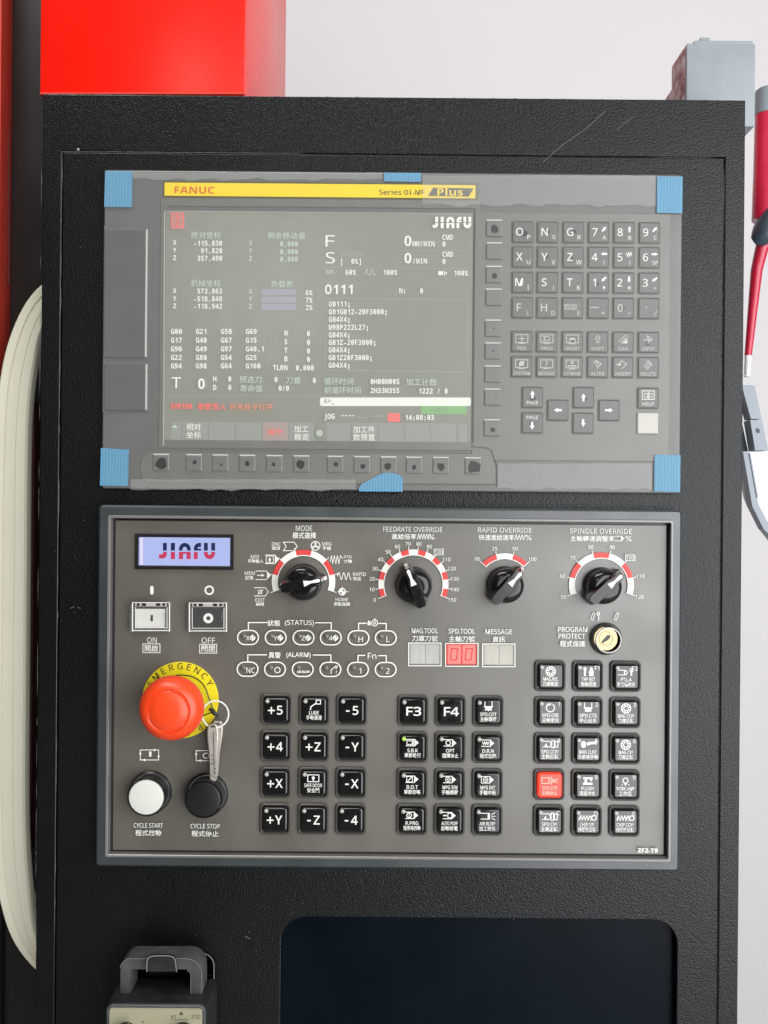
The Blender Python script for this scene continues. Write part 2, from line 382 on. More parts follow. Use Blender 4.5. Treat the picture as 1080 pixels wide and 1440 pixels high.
    def build(s, name, mats, parent=None, smooth=None, fix=False):
        me = s.mesh(name, mats, smooth)
        if fix:
            bm = bmesh.new(); bm.from_mesh(me); bmesh.ops.recalc_face_normals(bm, faces=bm.faces); bm.to_mesh(me); bm.free()
            if smooth: me.set_sharp_from_angle(angle=R(smooth))
        loc = W(*s.org, s.h) if s.rot else Vector((0, 0, 0))
        return place(name, me, loc, parent)
def place(name, data, wloc, parent=None):
    o = bpy.data.objects.new(name, data); col.objects.link(o)
    wloc = Vector(wloc); WPOS[o.name] = wloc
    o.location = wloc - WPOS[parent.name] if parent else wloc
    if parent: o.parent = parent
    return o
def inst(name, me, px, py, h, parent): return place(name, me, W(px, py, h), parent)
def sub(name, me, parent, dz=0.0): return place(name, me, WPOS[parent.name] + Vector((0, -dz, 0)), parent)
def tag(o, label, cat, group=None, kind=None):
    if label: o["label"] = label
    if cat: o["category"] = cat
    if group: o["group"] = group
    if kind: o["kind"] = kind
    return o
def thing(name, px, py, h, label, cat, group=None):
    return tag(place(name, None, W(px, py, h)), label, cat, group)
def wbox(name, x0, x1, y0, y1, z0, z1, m, parent=None, bev=0.0):
    """a world-axis box in metres, optionally bevelled"""
    bm = bmesh.new(); bmesh.ops.create_cube(bm, size=1)
    c = Vector(((x0 + x1) / 2, (y0 + y1) / 2, (z0 + z1) / 2))
    for v in bm.verts: v.co = Vector((v.co.x * (x1 - x0), v.co.y * (y1 - y0), v.co.z * (z1 - z0)))
    if bev: bmesh.ops.bevel(bm, geom=bm.edges[:], offset=bev, segments=2, affect='EDGES', profile=0.6)
    me = bpy.data.meshes.new(name); bm.to_mesh(me); bm.free(); me.materials.append(M[m])
    if bev: me.shade_smooth(); me.set_sharp_from_angle(angle=R(50))
    return place(name, me, c, parent)
def sheet(name, outer, holes, y0, y1, m, parent=None, bev=0.0, inner=None):
    """flat plate with holes, world metres (x, z) loops, from depth y0 (front) to y1 (back)"""
    c = bpy.data.curves.new("c", "CURVE"); c.dimensions = '2D'; c.fill_mode = 'BOTH'
    c.extrude = (y1 - y0) / 2 - bev; c.bevel_depth = bev; c.bevel_resolution = 1
    for pts in [outer] + holes:
        sp = c.splines.new('POLY'); sp.points.add(len(pts) - 1)
        for q, (x, z) in zip(sp.points, pts): q.co = (x, z, 0, 1)
        sp.use_cyclic_u = True
    c.offset = -bev
    o = bpy.data.objects.new("c", c); t = o.to_mesh()
    me = bpy.data.meshes.new(name)
    me.from_pydata([(v.co.x, -v.co.z + (y0 + y1) / 2, v.co.y) for v in t.vertices], [], [tuple(q.vertices) for q in t.polygons])
    o.to_mesh_clear(); bpy.data.objects.remove(o); bpy.data.curves.remove(c)
    me.materials.append(M[m])
    bm = bmesh.new(); bm.from_mesh(me); bmesh.ops.remove_doubles(bm, verts=bm.verts, dist=1e-6); bmesh.ops.recalc_face_normals(bm, faces=bm.faces); bm.to_mesh(me); bm.free()
    return place(name, me, (0, 0, 0), parent)
def rloop_w(x0, x1, z0, z1, r, n=8):
    out = []
    for cx, cz, a0 in ((x1 - r, z1 - r, 0), (x0 + r, z1 - r, 90), (x0 + r, z0 + r, 180), (x1 - r, z0 + r, 270)):
        for i in range(n + 1):
            a = R(a0 + 90 * i / n); out.append((cx + r * math.cos(a), cz + r * math.sin(a)))
    return out
# ================================================================== setting
tag(wbox("wall", -3, 3, 0.95, 1.05, -1.1, 2.2, 'wall'), None, None, None, "structure")
tag(wbox("floor", -3, 3, -3, 0.945, -1.2, -1.1, 'floor'), None, None, None, "structure")

# ================================================================== control cabinet
X0, X1, ZT, ZB = -484.5 * S, 503.5 * S, 583.6 * S, -1.095
SX0, SX1, SZ = -457.5 * S, 475.5 * S, 503.6 * S
cab = thing("control_cabinet", 540, 720, 0, "tall black leather-grained control cabinet carrying the screen unit and the button panel", "cabinet")
g = 1.6 * S
NX0, NX1, NZ = -139.6 * S, 417.4 * S, -570.5 * S
HX0, HX1, HZ1, HZ0 = -352 * S, -233 * S, -622 * S, -668 * S
niche = rloop_w(NX0, NX1, -0.47, NZ, 34 * S)
slot = rloop_w(HX0, HX1, HZ0, HZ1, 16 * S)
sheet("outer_shell", [(X0, ZB), (X1, ZB), (X1, ZT), (X0, ZT)], [[(SX0, ZB + .03), (SX1, ZB + .03), (SX1, SZ), (SX0, SZ)]], 0, 0.028, 'black', cab, bev=0.0007)
sheet("front_panel", [(SX0 + g, ZB + .03 + g), (SX1 - g, ZB + .03 + g), (SX1 - g, SZ - g), (SX0 + g, SZ - g)], [niche, slot], 0.0, 0.003, 'black', cab, bev=0.0007)
mb = MB(0, (540, 720))
for lp, dep in ((niche, 0.007), (slot, 0.03)):
    n = len(lp); a = [(x, 0.0015, z) for x, z in lp]; b = [(x, dep, z) for x, z in lp]
    mb.add(a + b, [(i, i + n, (i + 1) % n + n, (i + 1) % n) for i in range(n)] + [tuple(range(n, 2 * n))])
mb.build("recess", 'inside', cab)
mb = MB(0, (540, 720))
a = [(X0 + .05, .0285, ZB + .01), (X1 - .05, .0285, ZB + .01), (X1 - .05, .0285, ZT - .05), (X0 + .05, .0285, ZT - .05)]
b = [(x, .2, z) for x, _, z in a]
mb.add(a + b, [(i, i + 4, (i + 1) % 4 + 4, (i + 1) % 4) for i in range(4)] + [(4, 5, 6, 7)])
mb.build("rear_housing", 'door', cab)
# edge catch light painted as pale lines, together with chipped paint, scratches and specks
mb = MB(0.0002, (540, 720)); random.seed(3)
def edge_dashes(p0, p1, n, lmin, lmax, w):
    for i in range(n):
        t = random.random(); l = random.uniform(lmin, lmax)
        L_ = math.hypot(p1[0] - p0[0], p1[1] - p0[1]); d = ((p1[0] - p0[0]) / L_, (p1[1] - p0[1]) / L_)
        x, y = p0[0] + (p1[0] - p0[0]) * t, p0[1] + (p1[1] - p0[1]) * t; ww = w * random.uniform(.5, 1.2)
        o = random.uniform(-.35, .35)
        mb.poly([(x + d[1] * o, y), (x + d[0] * l * .5 + d[1] * ww, y + d[1] * l * .5 - d[0] * ww * .4), (x + d[0] * l, y + d[1] * l), (x + d[0] * l * .5, y + d[1] * l * .5 + d[0] * ww * .6)])
edge_dashes((60.5, 133), (180, 134), 26, 4, 18, 1.6); edge_dashes((180, 134), (1040, 141), 16, 3, 14, .8)
mb.stroke([(87.4, 215), (81, 800), (76.8, 1300)], .55); mb.stroke([(88, 213.4), (410, 215.8)], .5); edge_dashes((87.4, 215), (77, 1300), 40, 6, 60, .8); edge_dashes((59.6, 140), (50, 1300), 30, 6, 60, .7); edge_dashes((90, 213.4), (420, 216), 12, 4, 26, .7)  # catch light along the seam, drawn as thin pale strokes
mb.stroke([(851, 157), (822, 183), (790, 205), (764, 228)], .7); mb.stroke([(890, 165), (868, 182)], .5)
for i in range(60):
    x, y = random.choice([(random.uniform(395, 760), 1290 + random.uniform(-40, 3)), (random.uniform(160, 420), random.uniform(1280, 1400)), (random.uniform(70, 140), random.uniform(300, 1300)), (random.uniform(860, 930), random.uniform(1230, 1290))])
    mb.poly([(x, y), (x + random.uniform(.5, 2.2), y - random.uniform(.1, .8)), (x + random.uniform(.3, 1.6), y + random.uniform(.4, 1.2))])
for a in ((345, 1315, 352, 1319), (100, 855, 105, 853), (110, 854, 114, 855)): mb.stroke([a[:2], a[2:]], .8)
mb.build("wear_and_seam_light", 'edge', cab)["kind"] = "stuff"

# ================================================================== display unit
HD = 0.005
du = thing("display_unit", 551, 465, HD, "grey machine control unit with lit screen, soft keys and letter keypad above the button panel", "control unit")
u0 = U(148, 240); 
mb = MB(HD, (551.5, 466.5)); 
mb.rot = True
def rb(mb, x0, y0, x1, y1, r, z0, z1, bev=0.0, m=None, n=4):     # slab from photo corner pixels of its left/top/right/bottom middles
    mb.rbox((x0 + x1) / 2, (y0 + y1) / 2, x1 - x0, y1 - y0, r, z0, z1, bev, n, m)
class SQ(MB):
    """MB whose shapes stay square to the world while their centres are photo pixels"""
    def rloop(s, cx, cy, w, h, r, z, n=4):
        rot = s.rot; c = s.p(cx, cy, z); s.rot = False; uo = s.uo; s.uo = (0, 0)
        L = [(x + c[0], y, q + c[2]) for x, y, q in MB.rloop(s, 0, 0, w, h, r, z, n)]
        s.rot = rot; s.uo = uo; return L
mb = SQ(HD, (551.5, 466.5)); mb.rbox(551.5, 466.5, 812, 447.5, 3, -HD, 0, 1.6)
mb.build("housing", 'housing', du, 40)
mb = SQ(HD, (806, 474)); mb.rbox(806, 474, 272, 349, 3, 0, 0.0006, 1.0); mb.build("keypad_plate", 'housing2', du, 40)
mb = SQ(HD, (447, 462)); mb.rframe(449.5, 456, 450, 352, 2, 434, 328, 1, 0, 0.0007, 0.8, zin=0.0); bz_ = mb.build("screen_bezel", 'housing2', du, 40)
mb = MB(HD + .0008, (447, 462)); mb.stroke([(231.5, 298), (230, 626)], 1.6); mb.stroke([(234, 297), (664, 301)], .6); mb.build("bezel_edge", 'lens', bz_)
mb = MB(HD + .0008, (447, 462)); mb.stroke([(667, 302), (664, 627)], 1.4); mb.build("bezel_seam", 'bezel', bz_)
mb = MB(HD, (446, 660)); mb.prism([(206, 637), (662, 637), (664, 629), (684, 631), (690, 634), (698, 655), (698, 682), (206, 680), (199, 674), (196, 660), (199, 645)], 0, 0.0008,
    [(207, 638.5), (663, 638.5), (665, 630.5), (683, 632.5), (689, 635.5), (696.5, 656), (696.5, 680.5), (207, 678.5), (200.5, 673), (197.5, 660), (200.5, 646)]); st_ = mb.build("soft_key_strip", 'housing2', du)
mb = MB(HD + .0009, (446, 660)); mb.stroke([(662, 628), (685, 630), (691, 633.5), (699, 655), (699, 683)], 1.3); mb.build("strip_seam", 'bezel', st_)
# memory card doors on the left
mb = SQ(HD, (178, 448)); mb.rbox(178.5, 448.5, 66, 262, 1, 0, 0.0003, 0); mb.build("card_slot_surround", 'housing', du)
for (cy, hh) in ((413, 181), (544.5, 66)):
    mb = SQ(HD, (176, cy)); mb.rbox(176.5, cy, 58, hh, 1, 0.0003, 0.0018, 1.0); d = mb.build("card_slot_door", 'slate', du, 40)
    mb = SQ(HD, (206, cy)); mb.rbox(206.6, cy, 1.6, hh - 2, .4, 0.0003, 0.0021); mb.build("door_edge_highlight", 'dimwhite', d)  # highlight down the door's edge, painted as a white strip
# yellow nameplate
mb = SQ(HD, (451, 268.5)); mb.rbox(451, 268.3, 443, 24.5, 1, 0, 0.0006, .6); npl = mb.build("nameplate", 'olive', du, 40)
mb = SQ(HD + .0006, (451, 268.5)); mb.rbox(450, 268, 437, 18.5, .6, 0, 0.0003); yp = mb.build("yellow_face", 'yellow', npl)
mb = MB(HD + .0009, (451, 268.5))
mb.cur = 0; mb.text("FANUC", 273.5, 267.3, 56, 10, .035)
mb.cur = 1; mb.text("Series 0", 553.5, 270.3, 41, 7.6, .012); mb.text("i", 577, 270.3, 1.8, 7.6, .02); mb.text("-MF", 588.5, 270.5, 16, 7.4, .012)
mb.poly([(609, 264), (666, 265), (659, 276.5), (602, 275.5)])
mb.cur = 2; mb.text("Plus", 633, 269.8, 36, 11, .03)
mb.build("nameplate_lettering", ['brandred', 'ink', 'yellow'], npl)

# screen
mb = SQ(HD, (447, 460)); mb.rbox(448, 461, 432, 326, .5, 0, 0.00025); scr = mb.build("screen", 'screen', du)
mb = MB(HD + .0003, (447, 460))
MATS = ['pix', 'pixdim', 'pixline', 'pixred', 'pixorange', 'pixbar', 'pixgreen', 'pixbox', 'pixpink', 'dark']
PIX, DIM, LIN, RED, ORA, BAR, GRN, BOX, PNK, DRK = range(10)
mb.cur = BOX
for a in ((240.6, 255), (256.7, 292.5), (294, 330), (332, 367.7), (406, 442), (459, 493), (494.5, 530.6), (532, 568), (569.5, 604), (605.6, 641.7), (644.5, 657)):
    mb.rect(a[0], 593 + (a[0] - 240) * .006, a[1], 621 + (a[0] - 240) * .006)
mb.cur = PNK; mb.rect(369.5, 593.6, 405, 621.6); mb.rect(242, 301, 260, 322.6)
mb.cur = BOX; mb.rect(478, 353, 511, 362.5)
mb.cur = BAR
for y in (406.6, 417, 427.5): mb.rect(368, y, 416.5, y + 9)
mb.cur = PIX; mb.rbox(556, 565, 212, 12, 2.5, 0.00006, 0.00009)
mb.cur = GRN; mb.rect(592, 571, 656, 582.6)
mb.cur = RED; mb.rbox(554, 587, 17, 12, 2, 0.00006, 0.00008)
mb.cur = LIN
for a in (((560, 352.3), (657, 353)), ((456, 376), (659, 377.6)), ((557, 398), (557, 416)), ((378.8, 465), (377.6, 521)), ((295.6, 529), (295.2, 548)), ((333, 529), (332.7, 548)), ((566.7, 532), (566.3, 552)), ((237, 556), (660, 559))): mb.stroke(list(a), .6)
mb.stroke([(459, 420), (658, 422), (656.5, 523), (457.5, 521)], .9, True)
mb.cur = PIX
for t, y in (("-115.030", 342.3), ("91.820", 352.9), ("357.490", 363.5), ("573.863", 409.7), ("-518.848", 420.6), ("-118.942", 431)): mb.mono(t, 313, y, 7, 5.12, al='r')
for t, y in (("X", 341.5), ("Y", 352.3), ("Z", 363), ("X", 409.3), ("Y", 420.2), ("Z", 430.6)):
    mb.mono(t, 243.3, y, 6.6); mb.mono(t, 350, y + .7, 6.6, m=DIM)
for y in (343.5, 354.6, 365): mb.mono("0.000", 419.5, y, 7, al='r', m=DIM)
for t, y in (("6%", 412), ("7%", 422.6), ("2%", 433)): mb.mono(t, 429.5, y, 7)
mb.cur = DIM
mb.text("绝对坐标", 290, 331, 42, 10); mb.text("剩余移动量", 403, 332, 53, 10); mb.text("机械坐标", 289.6, 398.6, 42, 10); mb.text("负载表", 396.7, 400, 31, 10)
mb.cur = PIX
mb.text("F", 464.3, 339.2, 13, 16); mb.text("S", 464.6, 363, 13, 16); mb.mono("[  0%]", 478, 368, 7)
mb.mono("0", 567.5, 339.6, 14, 12); mb.mono("MM/MIN", 579.5, 343.5, 7, 5.3); mb.mono("CMD", 621.5, 334.4, 7); mb.mono("0", 621.5, 343.8, 7)
mb.mono("0", 567.5, 363.8, 14, 12); mb.mono("/MIN", 579.5, 367.7, 7, 5.3); mb.mono("CMD", 621.5, 358.2, 7); mb.mono("0", 621.5, 368.2, 7)
mb.mono("60%", 485.3, 383.5, 7); mb.mono("100%", 538, 383.7, 7); mb.mono("100%", 637.5, 384.8, 7)
mb.stroke([(458, 386), (459.5, 380), (461.5, 386), (463.5, 380), (465.5, 386), (467.5, 380), (470, 386)], .8, m=DIM)
mb.stroke([(513, 387), (515, 380), (517, 380), (517.5, 387), (521, 387), (522, 380), (524.5, 380), (525, 387), (528, 387)], .8, m=DIM)
mb.rect(616, 382, 623, 387.5); mb.rect(624.5, 381, 625.5, 388.5); mb.rect(626, 383.5, 628, 386)
mb.mono("O111", 456.5, 407.8, 13, 10.4); mb.mono("N:", 561, 409.6, 7); mb.mono("0", 590, 409.6, 7)
for t, y in zip(("O0111;", "G91G012-20F3000;", "G04X4;", "M98P222L27;", "G04X4;", "G01Z-20F3000;", "G04X4;", "G01Z20F3000;", "G04X4;"), (428.3, 439.2, 449.8, 461, 471.6, 482.2, 492.8, 503.6, 514.4)):
    mb.mono(t, 462.3 - (y - 428) * .004, y, 7.2, 5.19, .03)
for i, rowt in enumerate((("G00", "G21", "G50", "G69"), ("G17", "G40", "G67", "G15"), ("G90", "G49", "G97", "G40.1"), ("G22", "G80", "G54", "G25"), ("G94", "G98", "G64", "G160"))):
    for x, t in zip((241, 276, 311, 346), rowt): mb.mono(t, x, (467, 479.3, 491.5, 503.6, 515.4)[i], 7, 5.3)
for t, v, y in zip("MSTB", "0000", (469.4, 481.6, 493.6, 505.4)): mb.mono(t, 400, y, 7); mb.mono(v, 431.5, y + .8, 7)
mb.mono("TLRN", 384.3, 518, 7); mb.mono("0.000", 416, 518.2, 7)
mb.text("T", 249, 539, 13, 15.5); mb.mono("0", 278.5, 540.7, 14, 11.5)
for t, y in (("H", 533.7), ("D", 545.6)): mb.mono(t, 300.3, y, 7); mb.mono("0", 321.4, y, 7)
mb.mono("0", 386, 534.5, 7); mb.mono("0/0", 391.8, 546.8, 7); mb.mono("0", 439.7, 535.8, 7)
mb.cur = DIM
mb.text("预选刀", 353, 534.5, 31, 9.6); mb.text("寿命值", 353.7, 546.8, 31, 9.8); mb.text("刀套", 413, 535.6, 21, 9.6)
mb.text("循环时间", 476.4, 537, 41, 9.8); mb.text("加工计数", 592.2, 538, 43, 9.8); mb.text("前循环时间", 482, 549.6, 51, 9.8)
mb.cur = PIX
mb.mono("0H00M00S", 520.6, 537.4, 7); mb.mono("2H33M35S", 520.6, 550, 7); mb.mono("1222 / 0", 588, 550.8, 7)
mb.mono("JOG", 455.5, 586.2, 7); mb.mono("****", 479, 587.4, 6.5); mb.mono("--- ***", 502, 587, 4, m=DIM); mb.mono("14:08:03", 569, 587.8, 7)
mb.mono("A>_", 455.5, 564.6, 6.6, m=BOX); mb.text("(自动)", 619, 577, 20, 8, m=BOX); mb.text("ALM", 554, 587, 11, 6, m=PNK)
mb.mono("SW0100", 240.5, 572, 7.4, 5.2, .03, m=RED); mb.text("参数写入", 299, 572.6, 40, 9.6, .01, m=RED); mb.text("开关处于打开", 354, 573.2, 61, 9.6, .01, m=ORA)
mb.text("相对", 273.5, 600.6, 20, 9.4); mb.text("坐标", 273.5, 612, 20, 9.4); mb.text("加工", 424.3, 604, 20, 9.4); mb.text("概览", 424.5, 615, 20, 9.4)
mb.text("加工件", 512, 604.6, 30, 9.4); mb.text("数预置", 512, 615.4, 30, 9.4); mb.text("操作", 387.6, 608, 21, 9, m=RED)
mb.poly([(247, 598), (251, 602), (243, 602)], m=DIM); mb.ring(449.5, 609.5, 2.6, 4.4, n=10, m=DIM); mb.disc(449.5, 609.5, 1.6, 8, m=DIM)
mb.cur = RED; mb.box(251, 311.8, 16.4, 20, 1.4)
for y in (306, 309.5, 315, 318.5): mb.stroke([(245.5, y), (256.5, y)], 1)
mb.stroke([(251, 304), (251, 320)], 1)
# wordmark: five squat letters cut by a level gap
def wordmark(mb, x0, y0, sx, sy, mu, ml):
    def P(*q): return [(x0 + a * sx, y0 + b * sy) for a, b in q]
    def arc(cx, cy, r, a0, a1, n=8): return [(cx + r * math.cos(R(a)), cy - r * math.sin(R(a))) for a in [a0 + (a1 - a0) * i / n for i in range(n + 1)]]
    def band(cx, cy, r0, r1, a0, a1): return arc(cx, cy, r1, a0, a1) + arc(cx, cy, r0, a1, a0)
    up = [[(7, 0), (14, 0), (14, 12.6), (7, 12.6)], [(21, 0), (28.5, 0), (28.5, 12.6), (21, 12.6)], band(46, 10.5, 4, 10.5, 180, 90) , band(46, 10.5, 4, 10.5, 90, 0), [(35.5, 10.5), (42, 10.5), (42, 12.6), (35.5, 12.6)], [(50, 10.5), (56.5, 10.5), (56.5, 12.6), (50, 12.6)],
          band(71.5, 9.5, 2.8, 9.5, 180, 90), [(71.5, 0), (75, 0), (75, 6.7), (71.5, 6.7)], [(62, 9.5), (75, 9.5), (75, 12.6), (62, 12.6)], [(80, 0), (87, 0), (87, 12.6), (80, 12.6)], [(93, 0), (100, 0), (100, 12.6), (93, 12.6)]]
    lo = [[(7, 14.6), (14, 14.6), (14, 18), (7, 18)], band(6.5, 18, .8, 7.5, 0, -90), [(0, 18.8), (6.5, 18.8), (6.5, 25.5), (0, 25.5)], [(21, 14.6), (28.5, 14.6), (28.5, 26.5), (21, 26.5)], [(35.5, 14.6), (56.5, 14.6), (56.5, 18), (35.5, 18)],
          [(35.5, 18), (43, 18), (43, 26.5), (35.5, 26.5)], [(49, 18), (56.5, 18), (56.5, 26.5), (49, 26.5)], [(62, 14.6), (69, 14.6), (69, 26.5), (62, 26.5)], band(90, 16.6, 3, 10, 180, 270), band(90, 16.6, 3, 10, 270, 360), [(80, 14.6), (87, 14.6), (87, 16.6), (80, 16.6)], [(93, 14.6), (100, 14.6), (100, 16.6), (93, 16.6)]]
    for q in up: mb.poly(P(*q), m=mu)
    for q in lo: mb.poly(P(*q), m=ml)
wordmark(mb, 608, 307, .54, .6, PIX, PIX)
mb.build("screen_readout", MATS, scr)

# soft keys round the screen
random.seed(11)
def softmesh(w, h):
    mb = MB(HD + .0008, rot=False); mb.rbox(0, 0, w, h, 1, 0, 0.0009, 1.4); return mb.mesh("soft_key", 'softkey', 40)
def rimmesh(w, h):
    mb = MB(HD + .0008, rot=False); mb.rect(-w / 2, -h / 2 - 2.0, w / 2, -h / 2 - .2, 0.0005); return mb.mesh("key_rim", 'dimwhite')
sk, skr = softmesh(23, 22), rimmesh(22, 22)
def blot(par, r, px, py, hh, h0=None):
    h0 = h0 or HD + .0008
    n = random.randint(5, 8); a0 = random.random() * 6
    mb = MB(hh, rot=False); ox, oy = random.uniform(-1.5, 1.5), random.uniform(-1, 2)
    mb.poly([(ox + r * random.uniform(.65, 1.15) * math.cos(a0 + 6.283 * i / n), oy + r * random.uniform(.65, 1.15) * math.sin(a0 + 6.283 * i / n)) for i in range(n)])
    place("film_contact_spot", mb.mesh("film_contact_spot", 'dark'), WPOS[par.name] + Vector((0, -(hh - h0) - .00002, 0)), par)
HB = (227, 273, 310, 348, 386, 424, 471.6, 509, 546.5, 582.5, 620, 665)
HR = (9, 4, 1.8, 4, 3, 7.5, 4, 4.5, 6, 4, 6.5, 11)
for i, x in enumerate(HB):
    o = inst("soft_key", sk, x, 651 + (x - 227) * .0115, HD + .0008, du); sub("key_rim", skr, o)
    blot(o, HR[i], x, 0, HD + .0017)
VB = ((695, 322, 7), (695, 354, 0), (694.7, 387, 5), (694.3, 419, 0), (693.4, 462.5, 1.6), (693.1, 494.5, 1.8), (692.8, 527, 1), (692.5, 559.5, 0), (691.8, 602.5, 4.5))
for x, y, r in VB:
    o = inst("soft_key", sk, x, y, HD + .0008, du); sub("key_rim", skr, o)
    if r: blot(o, r, x, y, HD + .0017)

# letter keypad
HM = HD + .0006
mb = MB(HM, rot=False); mb.rbox(0, 0, 28.8, 28.8, 1.5, 0, 0.0011, 1.6); mk = mb.mesh("keypad_key", 'mdikey', 40)
mb = MB(HM, rot=False); mb.rframe(0, 0, 31, 31, 2, 29, 29, 1.5, 0, 0.0006, .3); mkf = mb.mesh("key_border", 'housing2', 40)
HL = HM + .0011
def A(mb, x, y, ang, l=9, w=3.0, hw=6.2):     # solid arrow
    c, s_ = math.cos(R(ang)), -math.sin(R(ang))
    q = [(-l / 2, -w / 2), (0, -w / 2), (0, -hw / 2), (l / 2, 0), (0, hw / 2), (0, w / 2), (-l / 2, w / 2)]
    mb.poly([(x + a * c + b * s_, y + a * s_ - b * c) for a, b in q])
def mdi_big(a, b):
    def f(mb):
        mb.text(a, -4.5, 0, None, 11, .004)
        if b: mb.text(b, 8.3, 7.5, None, 6.2 if b not in "-+*=/." else None, .0, ) if b not in "-+*=/." else mb.text(b, 8.3, 7.5, 4, None)
    return f
def mdi_num(a, b, ang):
    def f(mb):
        mb.text(a, -5.5, 0, None, 11, .004)
        if ang is not None: A(mb, 7.5, -4.5, ang, 9, 2.6, 5)
        else: mb.stroke([(3, -6), (5, -1), (6.5, -7), (8, -1), (9.5, -7), (11, -3)], 1)
        if b in ",=": mb.text(b, 8, 7.5, 3, None)
        else: mb.text(b, 8, 7.5, None, 5.6)
    return f
def scrn(mb, lab, inner, w=18):
    mb.rot = False; mb.box(0, -4, 17, 11, .9); mb.stroke([(-4, 3), (4, 3)], .9); inner(mb); mb.text(lab, 0, 9.5, w, 4.8, .005)
def diam(mb, lab, inner, w=20):
    mb.stroke([(-2, -9), (5, -4), (-1, 2)], 1); inner(mb); mb.text(lab, 0, 9.5, w, 4.8, .005)
LEG = {}
R1 = ((720.7, 749, 327), (362,), (398,), (433.3,))
XC = (734.8, 769.9, 805.7, 841.4, 877, 912.8); YR = (327, 362, 397.7, 433.3, 481, 516.2)
GR = (("O P", "N Q", "G R", "7 A", "8 B", "9 C"), ("X U", "Y V", "Z W", "4 [", "5 ]", "6 SP"), ("M I", "S J", "T K", "1 ,", "2 #", "3 ="), ("F L", "H D", "EOB E", "- +", "0 *", ". /"))
ANG = {"7": 50, "8": 90, "9": 45, "4": 180, "5": None, "6": 0, "1": 225, "2": 270, "3": 215}
def plus(mb): mb.stroke([(0, -8), (0, 0)], 1); mb.stroke([(-4, -4), (4, -4)], 1)
FUN = {
 (4, 0): lambda mb: scrn(mb, "POS", plus, 12), (4, 1): lambda mb: scrn(mb, "PROG", lambda m: (m.stroke([(-5, -7), (2, -7), (5, -4), (2, -1), (-5, -1), (-2, -4)], .9, True)), 16),
 (4, 2): lambda mb: scrn(mb, "OFS/SET", lambda m: (m.rect(-4, -5, 4, -3), m.stroke([(-4, -2), (-4, 0)], 1), m.stroke([(4, -2), (4, 0)], 1)), 20),
 (4, 3): lambda mb: (mb.stroke([(0, -9), (3.5, -5), (1.6, -5), (1.6, 1), (-1.6, 1), (-1.6, -5), (-3.5, -5)], .8, True), mb.text("SHIFT", 0, 9.5, 18, 4.8)),
 (4, 4): lambda mb: (mb.stroke([(-6, -1), (4, -10)], 1), mb.stroke([(-3, 1), (6, -7)], 1), mb.poly([(-2, 2), (6, -5), (6, 2)]), mb.text("CAN", 0, 9.5, 13, 4.8)),
 (4, 5): lambda mb: diam(mb, "INPUT", lambda m: (m.stroke([(-2, -9), (-2, -6)], 1), m.stroke([(-7, -3), (-1, -3)], 1), m.poly([(-1, -5.5), (2, -3), (-1, -.5)])), 18),
 (5, 0): lambda mb: scrn(mb, "SYSTEM", lambda m: (m.ring(0, -4, 1.5, 3.5, n=12), m.stroke([(-4, 0), (4, -8)], .8)), 23),
 (5, 1): lambda mb: scrn(mb, "MESSAGE", lambda m: m.text("?", 0, -4, None, 8), 22), (5, 2): lambda mb: scrn(mb, "CSTM/GR", lambda m: (m.ring(0, -6, 1, 2.2, n=10), m.rect(-6, -2, 6, -.6)), 23),
 (5, 3): lambda mb: diam(mb, "ALTER", lambda m: (m.stroke([(-6, -8), (0, -1)], .9), m.stroke([(-3, -9), (1, -4)], .9)), 19), (5, 4): lambda mb: diam(mb, "INSERT", lambda m: (A(m, -6, -3.5, 0, 8, 1.2, 5), m.stroke([(-2, -9), (-4, -6)], 1)), 22),
 (5, 5): lambda mb: diam(mb, "DELETE", lambda m: (m.stroke([(-6, -1), (1, -9)], 1), m.stroke([(-4, 1), (3, -6)], 1), m.stroke([(-2, 3), (5, -4)], 1)), 21),
}
def mdi(px, py, f, ink='white', me=None):
    o = inst("keypad_key", me or mk, px, py, HM, du); sub("key_border", mkf, o)
    mb = MB(HL, rot=False); f(mb); sub("key_legend", mb.mesh("key_legend", ink), o, 0.00118); return o
random.seed(5)
SPOT = {(0, 0): 6, (0, 1): 3, (0, 2): 3.5, (1, 1): 2.4, (1, 2): 2, (2, 3): 2.2, (3, 4): 3, (4, 5): 3.4, (5, 0): 3, (5, 1): 2.4, (4, 2): 2.6}
for r in range(6):
    for c in range(6):
        px, py = XC[c] - (YR[r] - 327) * .009, YR[r] + (XC[c] - 734) * .006 - .4
        if r < 4:
            a, b = GR[r][c].split(" ")
            if a == "EOB": f = lambda mb: (mb.box(-3, -1, 17, 6.5, .6), mb.text("EOB", -3, -1, 14, 5), mb.text("E", 8.3, 7.5, None, 6))
            elif a in ANG: f = mdi_num(a, b, ANG[a])
            elif a == "-": f = lambda mb: (mb.rect(-11, -1.2, 1, 0), mb.text("+", 7, 7, 5, None))
            elif a == ".": f = lambda mb: (mb.disc(-4, -1, 1.1, 8), mb.stroke([(7, 10), (11, 4)], .8))
            else: f = mdi_big(a, b)
        else: f = FUN[(r, c)]
        o = mdi(px, py, f, 'white' if r < 3 else 'dimwhite')
        if (r, c) in SPOT: blot(o, SPOT[(r, c)], px, py, HL, HM)
